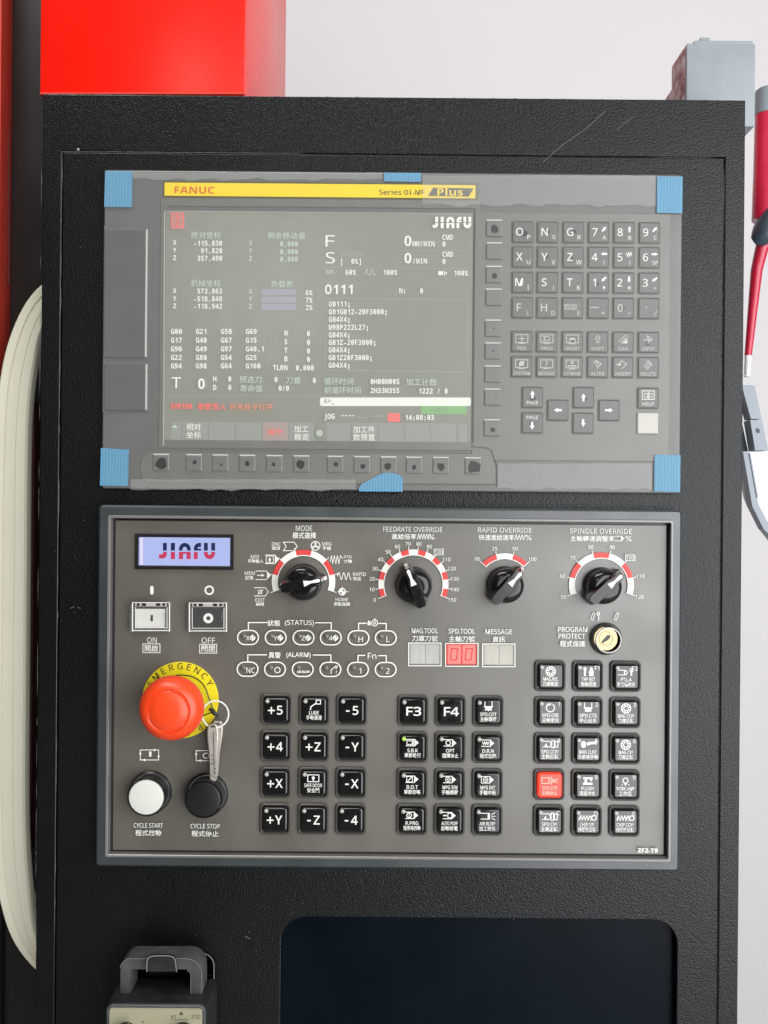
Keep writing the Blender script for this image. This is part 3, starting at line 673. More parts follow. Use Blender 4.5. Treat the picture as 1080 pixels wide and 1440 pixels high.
for px, py, f in ((748.3, 559, lambda mb: (A(mb, 0, -4, 90, 11, 3.2, 7), mb.text("PAGE", 0, 7.5, 16, 5))), (748, 594.8, lambda mb: (A(mb, 0, 4, 270, 11, 3.2, 7), mb.text("PAGE", 0, -7.5, 16, 5))),
                  (784, 577, lambda mb: A(mb, 0, 0, 180, 11, 3.2, 7)), (820, 559.2, lambda mb: A(mb, 0, 0, 90, 11, 3.2, 7)), (819.4, 595.2, lambda mb: A(mb, 0, 0, 270, 11, 3.2, 7)), (855.8, 577.2, lambda mb: A(mb, 0, 0, 0, 11, 3.2, 7)),
                  (910.8, 560, lambda mb: (mb.box(0, -4, 17, 12, 1), mb.stroke([(0, -8), (0, 1)], 1), mb.box(-3.5, -3.5, 4, 6, .7), mb.box(3.5, -3.5, 4, 6, .7), mb.text("HELP", 0, 8.5, 16, 4.8)))):
    o = mdi(px, py, f)
    if px < 860: blot(o, 4.2, px, py, HL, HM)
mb = MB(HM, rot=False); mb.rbox(0, 0, 29.5, 29.5, 1.5, 0, 0.0013, 1.4)
rk = mdi(910.4, 595.4, lambda mb: (mb.text("RESET", -1, 0, 22, 7), mb.stroke([(-7, 9), (7, -5)], .9), mb.stroke([(-3, 10), (10, -3)], .9)), 'frame', mb.mesh("keypad_key", 'cream', 40))
rk["label"] = "cream reset key"

# loose, wrinkled edges of the protective film that covers the unit
pf = thing("protective_film", 551, 250, HD, "clear wrinkled protective film lifting along the screen unit's edges", "plastic film")
mb = SQ(HD, (551.5, 466.5)); mb.rbox(551.5, 466.5, 809, 444.5, 2, 0.00005, 0.0034, 0, back=True); mb.build("film_sheet", 'milky', pf)
def filmstrip(x0, y0, x1, y1, nx, ny, seed, ragged):
    rnd = random.Random(seed); mb = MB(HD + .0012, ((x0 + x1) / 2, (y0 + y1) / 2)); vs = []
    for j in range(ny + 1):
        for i in range(nx + 1):
            x = x0 + (x1 - x0) * i / nx; y = y0 + (y1 - y0) * j / ny
            if j == ny: y += rnd.uniform(-ragged, ragged * .3)
            if j == 0: y += rnd.uniform(-.6, .6)
            vs.append(mb.p(x, y, rnd.uniform(0, .0009)))
    fs = [(j * (nx + 1) + i, (j + 1) * (nx + 1) + i, (j + 1) * (nx + 1) + i + 1, j * (nx + 1) + i + 1) for j in range(ny) for i in range(nx)]
    mb.add(vs, fs); mb.build("film_edge", 'film', pf, 80)
filmstrip(187, 243, 538, 254, 22, 2, 1, 4); filmstrip(594, 247, 922, 291, 24, 5, 2, 5)
filmstrip(700, 652, 916, 689, 18, 5, 3, 4); filmstrip(184, 674, 500, 690, 20, 3, 4, 3)

# blue tape
def tape(pts, label, z=0.0013, seed=1):
    rnd = random.Random(seed); cx = sum(p[0] for p in pts) / len(pts); cy = sum(p[1] for p in pts) / len(pts)
    mb = MB(HD, (cx, cy)); mb.prism(pts, z, z + .0003)
    # corrugated crepe: shallow upright ridges
    x0, x1 = min(p[0] for p in pts) + 3, max(p[0] for p in pts) - 3; y0, y1 = min(p[1] for p in pts), max(p[1] for p in pts)
    o = mb.build("blue_tape", 'tape'); return tag(o, label, "tape", "blue tape pieces on the screen unit")
tape([(149, 241.5), (187, 242), (186.5, 292.5), (147.6, 292)], "blue tape piece on the top corner beside the red lettered nameplate end")
tape([(540, 244), (592, 244.5), (591.5, 257), (540, 256)], "thin blue tape strip on the top edge above the yellow nameplate")
tape([(923, 249), (959, 249.6), (958.4, 301), (922.6, 300.4)], "blue tape piece on the top corner above the letter keypad")
tape([(143, 630), (182, 632.5), (181, 683.5), (141.6, 683)], "blue tape piece on the bottom corner by the first soft keys")
tape([(505, 686), (508, 681), (536, 666), (545, 664.5), (560, 666.5), (566.5, 672), (566, 691.5), (504.8, 691)], "torn blue tape scrap on the bottom edge under the row of soft keys")
tape([(919.5, 639.5), (956, 640), (955.3, 692), (919, 691)], "blue tape piece on the bottom corner below the cream reset key")
# ================================================================== operator panel
HP = 0.006
op = thing("operator_panel", 546, 964, 0.001, "grey framed button panel with dials, round buttons and black square keys below the screen unit", "button panel")
mb = SQ(0, (546.5, 964)); mb.rframe(546.5, 964, 808.5, 500.5, 6, 776, 467, 2, 0, 0.010, 3.0, zin=0.003); mb.build("frame", 'frame', op, 40)
mb = SQ(0, (547, 964)); mb.rframe(547.3, 964.3, 783, 473, 3, 775, 465, 1.5, 0.003, 0.0106, .8, zin=0.003); mb.build("frame_lip", 'lip', op, 40)
mb = SQ(0, (547, 964)); mb.rbox(547.5, 964.5, 776, 466, 1, 0.001, 0.0045); mb.build("dark_gap", 'dark', op)
mb = SQ(0, (547, 964)); mb.rbox(548, 964.5, 768, 459.5, 1.5, 0.001, HP, 1.0); fp = mb.build("face_plate", 'plate', op, 40)

P_ = MB(HP, (547, 964))           # everything printed white on the plate
P_.cur = 0
T = P_.text
# on / off marks
P_.rbox(213.6, 830, 4.6, 12, 2, 0.00004, 0.00007); P_.ring(294.3, 830, 4.4, 6.6)
T("ON", 213.6, 900, 13.5, 8); T("OFF", 293, 900.6, 19, 8)
P_.box(213, 911.6, 24, 12.4, 1); T("開啟", 213, 911.6, 19, 9.4, .01); P_.box(292.8, 912.2, 24, 12.4, 1); T("關閉", 292.8, 912.2, 19, 9.4, .01)
# mode dial
T("MODE", 427.5, 742.8, 23, 7.6); T("模式選擇", 427.8, 753, 33, 8.8, .01)
def cjk(t, x, y, w, h=7): T(t, x, y, w, h, .008)
T("DNC", 388.6, 765, 12.5, 5); cjk("連線", 388, 770.8, 12, 5.4); P_.stroke([(398.5, 762.4), (413.5, 762.4), (418, 768.4), (413.5, 774.4), (398.5, 774.4), (402.5, 768.4)], 1, True)
P_.ring(443.7, 767.6, 5.6, 6.8); P_.ring(443.7, 767.6, .6, 1.8, n=10)
for a in (90, 210, 330): P_.ring(443.7 + 3.4 * math.cos(R(a)), 767.6 - 3.4 * math.sin(R(a)), .4, 1.6, n=8)
T("MPG", 459.4, 765, 13, 5); cjk("手輪", 459.5, 770.8, 12, 5.4)
T("MDI", 358.6, 782.9, 11.5, 5); cjk("手動輸入", 359.5, 789, 22, 5.6)
P_.stroke([(373, 780.6), (387, 780.6)], 1); P_.stroke([(373, 792.6), (387, 792.6)], 1); P_.poly([(386.5, 780), (392.5, 786.6), (386.5, 793.2)]); P_.box(379.4, 786.6, 10, 9.4, .9); P_.rect(378, 784.5, 380.6, 789.6)
T("MEM", 351.3, 806, 14, 5); cjk("記憶", 350.6, 812.4, 11.5, 5.6)
P_.stroke([(360, 803), (374.5, 803), (380.5, 809), (374.5, 815), (360, 815)], 1); P_.poly([(375.5, 804), (380, 809), (375.5, 814)]); P_.stroke([(362, 809), (369, 809)], 1); P_.poly([(368, 806.8), (372, 809), (368, 811.2)])
P_.stroke([(358, 826.4), (373, 826.4), (377.6, 832.2), (373, 838), (358, 838)], 1); P_.box(366, 832.2, 4.5, 4.5, .9); P_.stroke([(362.5, 836), (369.8, 828.8)], .9)
T("EDIT", 365.8, 843.6, 13.5, 5); cjk("編輯", 365.6, 849.4, 11.5, 5.2)
P_.stroke([(464.5, 790)] + [(466 + i * 2.1, 781.5 if i % 2 == 0 else 792.5) for i in range(7)] + [(481.5, 785)], .9)
T("JOG", 488.6, 783.3, 12, 5); cjk("寸動", 489, 789.4, 12, 5.6)
P_.stroke([(474.5, 806)] + [(475 + i * .9, 810 - 5 * math.sin(i * .85)) for i in range(22)], .9)
T("RAPID", 505.5, 807.3, 18, 5); cjk("快送", 502, 813.6, 11.5, 5.6)
P_.ring(481.3, 832, 3.8, 5.2); P_.disc(479.8, 830.4, 2.4, 10); P_.disc(482.8, 833.6, 2.4, 10); P_.stroke([(475, 832), (489.5, 832)], .8); P_.stroke([(481.3, 825), (481.3, 837)], .8)
T("HOME", 480.8, 843, 17.5, 5); cjk("原點復歸", 480.8, 849.4, 23, 5.4)
# override dials
T("FEEDRATE OVERRIDE", 580.4, 744.4, 83, 7); T("進給倍率", 568, 754.5, 35, 8, .01); P_.stroke([(587, 758)] + [(588.5 + i * 1.9, 750.8 if i % 2 == 0 else 758) for i in range(9)], .9); T("%", 606.5, 755, 9, 7.4)
T("RAPID OVERRIDE", 709.6, 745.4, 75.5, 7); T("快速進給速率", 698, 755.8, 50, 8, .01); P_.stroke([(724, 759)] + [(725.5 + i * 2.1, 752 if i % 2 == 0 else 759) for i in range(7)], .9); T("%", 743, 756, 9, 7.4)
T("SPINDLE OVERRIDE", 844.4, 746.8, 87, 7); T("主軸轉速調整率", 832.5, 757.4, 62, 8, .01); P_.stroke([(864.5, 754), (874, 754)], .9); P_.stroke([(864.5, 760.5), (874, 760.5)], .9); P_.poly([(872.5, 753.5), (877.5, 757.2), (872.5, 761)]); T("%", 883.3, 757.6, 9, 7.4)
def dial(cx, cy, r0, r1, a0, a1, n, first_red, labels, rl, boxed=None, lw=9):
    for i in range(n):
        b0 = a0 - (a0 - a1) * i / n; b1 = a0 - (a0 - a1) * (i + 1) / n
        red = (i % 2 == 0) == first_red
        P_.ring(cx, cy, r0 + (1.2 if red else 0), r1 + .6, b1, b0, 6, m=1 if red else 0)
        if red: P_.ring(cx, cy, r0, r0 + 1.2, b1, b0, 6, m=0)
    for i in range(n + 1):
        a = R(a0 - (a0 - a1) * i / n); c, s_ = math.cos(a), -math.sin(a)
        P_.stroke([(cx + r0 * c, cy + r0 * s_), (cx + (r1 + 4.5) * c, cy + (r1 + 4.5) * s_)], .9, m=0)
        if labels:
            x, y = cx + rl * 1.02 * c, cy + rl * s_
            if labels[i]:
                T(labels[i], x, y, None, 5.2, .005)
                if labels[i] == boxed: P_.box(x, y, 13, 8, .8)
dial(427, 817.6, 36, 44, 198.5, -18.5, 7, False, None, 0)
dial(581.3, 821.8, 41, 48.6, 201.8, -21.8, 15, True, [str(i * 10) for i in range(16)], 57.5, "100")
dial(709.5, 821.5, 35.5, 43, 137, 43, 3, True, ["F0", "25", "50", "100"], 52)
dial(845, 822.3, 37, 45, 197.7, -17.7, 7, False, ["50", "60", "70", "80", "90", "100", "110", "120"], 55, "100")
# status ovals
OX1 = (349.2, 388.1, 427.1, 465.4, 504.2, 542.5); OX2 = (348.7, 387.1, 426, 464.8, 503.5, 542.3)
for r, (xs, y) in enumerate(((OX1, 896), (OX2, 940.4))):
    for i, x in enumerate(xs):
        P_.stadium(x, y + i * .1, 31, 21.6, 1.7)
        if r == 0 and i < 4:
            T("XYZ4"[i], x - .3, y + .8, 5, 6.5); P_.ring(x + 6.4, y + .6, 2.6, 3.8, n=14); P_.stroke([(x + 1.8, y + .6), (x + 11, y + .6)], .7); P_.stroke([(x + 6.4, y - 4.4), (x + 6.4, y + 5.4)], .7); P_.disc(x + 5.6, y - .4, 1.6, 8); P_.disc(x + 7.4, y + 1.6, 1.6, 8)
        elif i >= 4: T(("HL", "12")[r][i - 4], x + 3, y + 2.4, None, 8)
        elif i == 0: T("NC", x + 4.4, y + 1.6, 12, 8)
        elif i == 1: P_.ring(x + 3.4, y + 1.2, 3.2, 4.4, n=16)
        elif i == 2: T("AIR BLOW", x + 1, y + 3.6, 18, 3.6, .02)
        else: P_.stroke([(x + 1, y + 6), (x + 1, y + 1), (x + 7, y - 4)], 1.1); P_.ring(x + 8, y - 3, 1, 2.2, n=8); T("?", x + 8.5, y + 4, None, 5)
def bracket(x0, x1, a, b, y, yb):
    P_.stroke([(x0, yb), (x0, y), (a, y)], 1.5); P_.stroke([(b, y + .3), (x1, y + .3), (x1, yb + .3)], 1.5)
bracket(349.8, 466, 375.8, 444, 875, 884.4); bracket(349, 465.4, 375.5, 441, 920.2, 929)
bracket(504.3, 543, 514.5, 533, 876, 885); bracket(503.5, 543, 513, 532.5, 921, 930)
T("狀態", 385.5, 875.8, 17.5, 8.6, .01); T("(STATUS)", 421.4, 876, 41, 9, .01); T("異警", 386.8, 920.6, 17, 8.6, .01); T("(ALARM)", 420, 921, 34.5, 8.6, .01)
T("Fn", 523.2, 921.8, 12, 8.4); P_.ring(527, 875.4, 3.6, 4.8, n=16); P_.ring(527, 875.4, 1.2, 2.2, n=10); P_.rect(526, 869.4, 528, 871.6); P_.rbox(519.3, 876.6, 5, 5.4, 1, .00004, .00008); P_.rect(518, 872, 519.4, 874)
# tool windows
for x, t, c, w1, w2 in ((597.2, "MAG.TOOL", "刀庫刀號", 36.5, 36), (649, "SPD.TOOL", "主軸刀號", 37, 36.5), (700.8, "MESSAGE", "資訊", 37.5, 17.5)):
    dy = (x - 597) * .012; T(t, x, 886.4 + dy, w1, 7, .008); T(c, x, 897.3 + dy, w2, 8.4, .01); P_.box(x, 919.6 + dy, 45.5, 32, 1.2)
# key switch and start / stop prints
T("PROGRAM", 804.6, 884.6, 41.5, 7, .005); T("PROTECT", 803.4, 894, 37.5, 7, .005); T("程式保護", 804.3, 904.6, 35.5, 8.6, .01)
for x in (832, 865): P_.stroke([(x - 2.6, 870.4), (x + 1, 861.4), (x + 4, 862.4), (x + .6, 871.4)], .8, True)
P_.ring(840.2, 862.6, 1.2, 2.6, n=10); P_.stroke([(840.4, 864.6), (840.8, 872)], 1.4)
for x, y in ((211.3, 1060.4), (289.5, 1061.4)):
    P_.box(x, y, 25.6, 14, 1.1); P_.poly([(x + 6, y - 9), (x + 10.5, y - 7), (x + 6, y - 5)]); P_.poly([(x - 6, y + 9), (x - 10.5, y + 7), (x - 6, y + 5)]); P_.poly([(x - 14.6, y - 1), (x - 12.8, y - 5), (x - 11, y - 1)]); P_.poly([(x + 14.6, y + 1), (x + 12.8, y + 5), (x + 11, y + 1)])
P_.rbox(211.3, 1060.4, 3.4, 8, 1.6, .00004, .00008); P_.ring(290.6, 1061.4, 3, 4.6, n=14)
T("CYCLE START", 209.8, 1159.2, 41, 6.6, .005); T("程式啟動", 209.8, 1169.6, 36.5, 8.4, .012); T("CYCLE STOP", 289.4, 1160.2, 41, 6.6, .005); T("程式停止", 289.2, 1170.6, 38, 8.4, .012)
T("ZF2-T9", 909.5, 1194.2, 28, 6, .015)
P_.build("printing", ['white', 'redink'], fp)

# small lit display
mb = SQ(HP, (259.7, 775.8)); mb.rframe(259.7, 775.8, 138.5, 49.6, 1, 128.6, 40, .6, 0, 0.0016, .8, zin=0.0); lc = mb.build("small_display", 'dark', op, 40)
mb = SQ(HP, (259.7, 775.8)); mb.rbox(260, 775.2, 128.8, 40.4, .5, 0, 0.0004); mb.build("lit_window", 'lcd', lc)
mb = MB(HP + .0004, (259.7, 775.8)); mb.rbox(199, 775, 4, 38, 1, .00004, .00007); mb.build("window_glow_strip", 'lcdpale', lc)
mb = MB(HP + .00045, (259.7, 775.8)); wordmark(mb, 223.6, 763.4, .79, .86, 0, 1); mb.build("display_wordmark", ['lcdblack', 'lcdred'], lc)

# covered on / off switches
for x, y, on in ((212.4, 867.3, 1), (292.4, 867.8, 0)):
    mb = SQ(HP, (x, y)); mb.rframe(x, y, 53.5, 41, 2, 45, 33, 1, 0, 0.0042, .8, zin=0); o = mb.build("power_switch", 'bezel', op, 40)
    o["label"] = "power switch with white rocker" if on else "power switch with dark rocker"
    mb = SQ(HP, (x, y)); mb.rbox(x + .6, y + 1.6, 42, 27, 1, 0, 0.003, 1.0); mb.build("rocker", 'whitecap' if on else 'knob', o, 40)
    mb = MB(HP + .003, (x, y))
    if on: mb.rect(x - .7, y - 2.6, x + 2.7, y + 6.4)
    else: mb.ring(x + .6, y + 1.6, 3, 7)
    mb.build("rocker_mark", 'dark' if on else 'white', o)
    mb = SQ(HP, (x, y)); mb.rframe(x, y + .5, 53, 40, 2, 47, 34, 1.5, 0.003, 0.0072, .8); mb.rbox(x, y + .5, 51, 38, 1, 0.0058, 0.0066, .6, back=True); mb.build("clear_cover", 'clear', o, 40)
    mb = SQ(HP + .0066, (x, y)); mb.rbox(x, y - 17.2, 44, 5.2, 1, 0, .0012, .8); mb.build("cover_hinge", 'lens', o, 40)
    mb = MB(HP + .0078, (x, y))
    for dx, w in ((-18, 4), (-10, 6), (10, 6), (18, 4)): mb.rect(x + dx - w / 2, y - 19, x + dx + w / 2, y - 15.4)
    mb.build("hinge_gap", 'dark', o)
    mb = MB(HP + .0074, (x, y))
    mb.stroke([(x - 26, y - 19), (x - 26, y + 20)], 1.5); mb.stroke([(x + 26, y - 19), (x + 26, y + 20)], 1.5); mb.stroke([(x - 26, y + 19.4), (x + 26, y + 19.4)], 1.1); mb.stroke([(x - 26, y - 20), (x + 26, y - 20)], .8)
    mb.stroke([(x - 22, y - 13), (x - 22, y + 16)], .8); mb.stroke([(x + 22.6, y - 13), (x + 22.6, y + 16)], .8); mb.stroke([(x - 22, y + 15.6), (x + 22.6, y + 15.6)], .7)
    mb.build("cover_rim", 'white', o)

# rotary knobs
def knob(px, py, ang, rb_=24, bl=33, white=True, full=True):
    mb = MB(HP, rot=False); mb.lathe(0, 0, [(rb_ + 2, 0), (rb_ + 2, .0012), (rb_ + 1, .002), (rb_ + .6, .008), (rb_ - 1, .0112), (rb_ - 5, .0132), (rb_ - 10, .0138)], 40)
    o = place("knob", mb.mesh("knob", 'knob', 40), W(px, py, HP), op)
    c, s_ = math.cos(R(ang)), -math.sin(R(ang))
    def rot(q): return [(a * c + b * s_, a * s_ - b * c) for a, b in q]
    base = [(-bl + 2, -7), (-bl + 2, 7), (-bl + 10, 13), (8, 13), (bl - 5, 7), (bl, 3), (bl, -3), (bl - 5, -7), (8, -13), (-bl + 10, -13)]
    top = [(-bl + 4, -4.5), (-bl + 4, 4.5), (-bl + 9, 6.5), (6, 7), (bl - 9, 4.2), (bl - 5, 1.6), (bl - 5, -1.6), (bl - 9, -4.2), (6, -7), (-bl + 9, -6.5)]
    mb = MB(HP, rot=False); mid = [(a * .4 + b * .6, d * .4 + e * .6) for (a, d), (b, e) in zip(base, top)]
    A_ = [rot(base), rot(mid), rot(top)]; 
    ar = sum(A_[0][i - 1][0] * A_[0][i][1] - A_[0][i][0] * A_[0][i - 1][1] for i in range(10))
    if ar > 0: A_ = [q[::-1] for q in A_]
    mb.loops([[mb.p(x, y, z) for x, y in q] for q, z in zip(A_, (.004, .0145, .0185))]); place("grip", mb.mesh("grip", 'knob', 30), WPOS[o.name], o)
    mb = MB(HP, rot=False); z = .01857
    def pp(q, zz, m=0):
        q = rot(q); a = sum(q[i - 1][0] * q[i][1] - q[i][0] * q[i - 1][1] for i in range(len(q)))
        q = q[::-1] if a > 0 else q; mb.add([mb.p(x, y, zz) for x, y in q], [tuple(range(len(q)))])
    if white:
        pp([(3, -4.2), (13, -1.6), (13, 1.6), (3, 4.2)], z); pp([(13, -1.6), (bl - 9, -2.6), (bl - 6.4, 0), (bl - 9, 2.6), (13, 1.6)], z + .00002)
        q0 = rot([(bl - 5.0, -2.2), (bl - 5.0, 2.2)]); q1 = rot([(bl + .6, -2.6), (bl + .6, 2.6)])
        mb.add([mb.p(*q0[0], .0188), mb.p(*q1[0], .006), mb.p(*q1[1], .006), mb.p(*q0[1], .0188)], [(0, 1, 2, 3), (3, 2, 1, 0)][:1])
    place("pointer", mb.mesh("pointer", 'silver'), WPOS[o.name], o)
    return o
knob(427.5, 818.5, 13); knob(582, 823, 112); knob(710, 822, 48); knob(845.5, 823.5, 42)

# key switch
mb = MB(HP, (851.8, 898)); mb.lathe(851.8, 898, [(23, 0), (23, .001), (21.5, .003), (19.5, .0075), (18, .0085), (16.4, .0085), (16.2, .0078)], 40, cap=False); ks = mb.build("key_switch", 'chrome', op, 35)
mb = MB(HP + .0076, (851.8, 898)); mb.disc(851.8, 898, 16.4, 32, z=.0004); mb.build("lock_face", 'brass', ks)
mb = MB(HP + .008, (851.8, 898)); mb.ring(851.8, 898, 9.4, 10, z=.0001); mb.poly([(847, 905), (845.6, 902.6), (851, 896.6), (853.6, 893.4), (858.4, 893), (857.6, 897.6), (853.4, 901), (849.6, 903)], z=.0002); mb.build("keyhole", 'dark', ks)

# digit windows
for x, mname, seg in ((597.2, 'digit', 'segdim'), (649, 'digitred', 'segred'), (700.8, 'digit2', 'segdim')):
    dy = (x - 597) * .012
    mb = SQ(HP, (x, 919.6 + dy)); mb.rbox(x, 919.6 + dy, 42.5, 29, .5, 0, 0.0002); dw = mb.build("digit_window", 'segdim' if mname != 'digitred' else 'redink', op)
    for d in (-10.3, 10.3):
        mb = SQ(HP, (x + d, 919.6 + dy)); mb.rbox(x + d, 919.6 + dy, 18.4, 26.6, 1, 0.0002, .0005, .5); c = mb.build("digit_cell", mname, dw, 40)
        mb = MB(HP + .0005, (x + d, 919.6 + dy)); q = lambda a, b: (x + d + a, 919.6 + dy + b)
        for a, b in (((-3.6, -8), (5, -8)), ((5, -8), (4, 0)), ((4, 0), (3, 8)), ((3, 8), (-5, 8)), ((-5, 8), (-4.4, 0)), ((-4.4, 0), (-3.6, -8))): mb.stroke([q(*a), q(*b)], 1.4)
        mb.build("digit_segments", seg, dw)

# indicator domes inside the ovals
mb = MB(HP, rot=False); mb.lathe(0, 0, [(4.2, 0), (3.9, .0003), (3, .0007), (1.5, .0009)], 14); dm = mb.mesh("indicator_dome", 'plate', 60)
for xs, y in ((OX1, 896), (OX2, 940.4)):
    for i, x in enumerate(xs): inst("indicator_dome", dm, x - 6.5, y - 1, HP, op)

# emergency stop
ES = (254, 984); mb = MB(HP, ES); mb.lathe(*ES, [(53.6, 0), (53.6, .0012), (53, .0015)], 64); es = mb.build("emergency_stop", 'esyellow', op, 40)
mb = MB(HP + .0015, ES)
def arc_text(t, r, a0, a1, h, bold=.01):
    for i, ch in enumerate(t):
        a = R(a0 + (a1 - a0) * i / (len(t) - 1))
        mb.text(ch, ES[0] + r * math.cos(a), ES[1] - r * math.sin(a), None, h, bold, rot=a - math.pi / 2)
arc_text("EMERGENCY", 47.2, 152, 30, 9.2); mb.build("emergency_lettering", 'ink', es)
mb = MB(HP + .0015, ES); arc_text("STOP", 47.6, 235, 305, 8.4); mb.build("stop_lettering", 'ink', es)
mb = MB(HP + .0015, ES); mb.lathe(*ES, [(28, 0), (28, .016), (25, .017), (25, .026)], 40); mb.build("neck", 'blackcap', es, 40)
mb = MB(HP + .0015, ES); k0 = (D) / (D - .03)
mb.lathe(*ES, [(24.44, 0.0200), (39.48, 0.0205), (42.49, 0.0220), (43.24, 0.0245), (42.86, 0.0275), (40.89, 0.0310), (36.66, 0.0340), (31.02, 0.0357), (29.61, 0.0359), (28.76, 0.0353), (27.45, 0.0351), (26.51, 0.0357), (25.38, 0.0362), (13.16, 0.0370), (3.76, 0.0373)], 72); mh = mb.build("mushroom_head", 'estop', es, 50)
mb = MB(HP + .0015, ES)
for a in (10, 130, 250):
    pts = [(ES[0] + 27.1 * math.cos(R(a + t)), ES[1] - 27.1 * math.sin(R(a + t)), .0357) for t in range(0, 80, 8)]
    mb.tube(pts, [1.1] * 8 + [1.9, .3], 6)
mb.build("twist_arrow", 'estop', es, 60, fix=True)

# round start / stop buttons
for x, y, m_, lab in ((212.3, 1113.2, 'whitecap', "round button with white cap"), (291.2, 1116, 'blackcap', "round button with black cap")):
    mb = MB(HP, (x, y)); mb.lathe(x, y, [(30, 0), (30, .002), (29.4, .0025), (28, .003), (28, .0085), (27.6, .0092), (27.2, .0105), (26.8, .0118), (26, .0124), (25, .0124), (24.4, .0118), (24.2, .009)], 48, cap=False); b_ = mb.build("push_button", 'blackcap', op, 30); b_["label"] = lab
    mb = MB(HP, (x, y)); mb.lathe(x, y, [(24, .008), (24, .0122), (23.4, .0128), (22, .013), (6, .0131)], 40); mb.build("button_cap", m_, b_, 40)
    mb = MB(HP, (x, y)); mb.lathe(x, y, [(28.6, .0060), (28.9, .0066), (28.6, .0072)], 48, cap=False); mb.build("bright_ring", 'chrome', b_, 60)
    mb = MB(HP + .0124, (x, y)); mb.ring(x, y, 25.4, 26.1, 0, 360, 48); mb.build("rim_highlight", 'slate', b_)  # front rim highlight, drawn as a paler ring

# square keys
mb = MB(HP, rot=False); mb.rframe(0, 0, 43.4, 43.4, 6, 36.8, 36.8, 4, 0, .0022, 1.4, zin=0.0002); KF = mb.mesh("key_surround", 'bezel', 40)
mb = MB(HP, rot=False); mb.rbox(0, 0, 37.4, 37.4, 4, 0, .0003); KG = mb.mesh("key_gap", 'dark')
def capmesh(m):
    mb = MB(HP, rot=False); mb.rbox(0.3, .3, 34.8, 34.8, 5, 0.0003, .0036, 3.0, 5, nb=5); return mb.mesh("square_key", m, 50)
KC, KCR = capmesh('keyblack'), capmesh('redkey')
mb = MB(HP, rot=False); mb.lathe(0, 0, [(2.9, 0), (2.6, .0003), (1.4, .0005)], 12); KL = mb.mesh("key_lamp", 'lens', 50); KLG = KL.copy(); KLG.materials.clear(); KLG.materials.append(M['greenlens'])
HK = HP + .0036
def sq(px, py, f, red=False, lamp=True, green=False):
    o = inst("square_key", KCR if red else KC, px, py, HP, op)
    sub("key_surround", KF, o); sub("key_gap", KG, o)
    if red: o["label"] = "square key lit red"
    if lamp: place("key_lamp", KLG if green else KL, WPOS[o.name] + Vector((-12.2 * K(HK), -.0036, 12.4 * K(HK))), o)
    mb = MB(HK, rot=False); f(mb); sub("key_legend", mb.mesh("key_legend", 'pinkink' if red else 'white'), o, .00362)
def big(t):
    def f(mb):
        if t[0] in "+-":
            if t[0] == "+": mb.stroke([(-10.5, .5), (-2.5, .5)], 1.8); mb.stroke([(-6.5, -3.5), (-6.5, 4.5)], 1.8)
            else: mb.rect(-8, -.2, -3, 1.8)
            mb.text(t[1], 5.4, 0, None, 12.6, .014)
        else: mb.text(t, 1, 0, 21, 12.6, .014)
    return f
def tagshape(mb, inner, x=-1):
    mb.stroke([(-9, -12), (3, -12)], 1.1); mb.stroke([(-9, -3), (3, -3)], 1.1); mb.poly([(2.5, -12.6), (8.6, -7.5), (2.5, -2.4)]); inner(mb)
def gear(mb, y=-7):
    mb.ring(0, y, 5.8, 7.2, n=20); mb.ring(0, y, 2.6, 3.6, n=14)
    for i in range(8): a = R(i * 45 + 22); mb.stroke([(3.4 * math.cos(a), y + 3.4 * math.sin(a)), (6 * math.cos(a), y + 6 * math.sin(a))], 1.5)
def spindle(mb):
    mb.stroke([(-10, -11), (-3, -11)], 1.1); mb.stroke([(-10, -3), (-3, -3)], 1.1); mb.ring(-3, -7, 3.8, 5, 90, -90, 10); mb.box(4, -7, 3.6, 10, 1.2); mb.box(9, -7, 4, 8, 1.2); mb.poly([(-8, -4), (-5.6, -8.6), (-3.6, -4)])
def two(a, b, ic, w1=21, w2=23, num=None, y1=3.5):
    def f(mb):
        ic(mb); mb.text(a, 0, y1, w1, 5.2, .014); mb.text(b, 0, y1 + 6.9, w2, 6.6, .012)
        if num: mb.text(num, 12, -12.2, None, 6)
    return f
def prong(mb): mb.stroke([(-5, -14), (-5, -7)], 1.2); mb.stroke([(5, -14), (5, -7)], 1.2); mb.poly([(-6.5, -8), (6.5, -8), (4, -4.5), (5, -1.5), (2, -2.6), (0, -1.2), (-2, -2.6), (-5, -1.5), (-4, -4.5)])
def auger(mb):
    for i in range(5): mb.stroke([(-11 + i * 4, -2.6), (-8.6 + i * 4, -9)], 1.2)
    mb.stroke([(-12, -4), (-9, -9), (-7, -2.6), (-4.6, -9), (-2.8, -2.6), (-.4, -9), (1.4, -2.6), (4, -9), (7, -3)], .9); mb.ring(9.4, -6, 2.6, 4, n=14)
def lube(mb): mb.stroke([(-5, -1), (-4.4, -5), (2, -9.6)], 1.5); mb.box(6, -11.6, 6, 5.4, 1.3)
def door(mb): mb.box(0, -7.4, 15.6, 9.6, 1.2); mb.disc(0, -8, 2.2, 10); mb.rect(-1, -8, 1, -4)
def tool2(mb): mb.poly([(-5, -14), (-2, -10.5), (-3.6, -10.5), (-3.6, -1), (-6.4, -1), (-6.4, -10.5), (-8, -10.5)]); mb.poly([(4, -14), (6, -11), (6, -8), (8, -7), (6.6, -5), (7.4, -1), (.6, -1), (1.4, -5), (0, -7), (2, -8), (2, -11)])
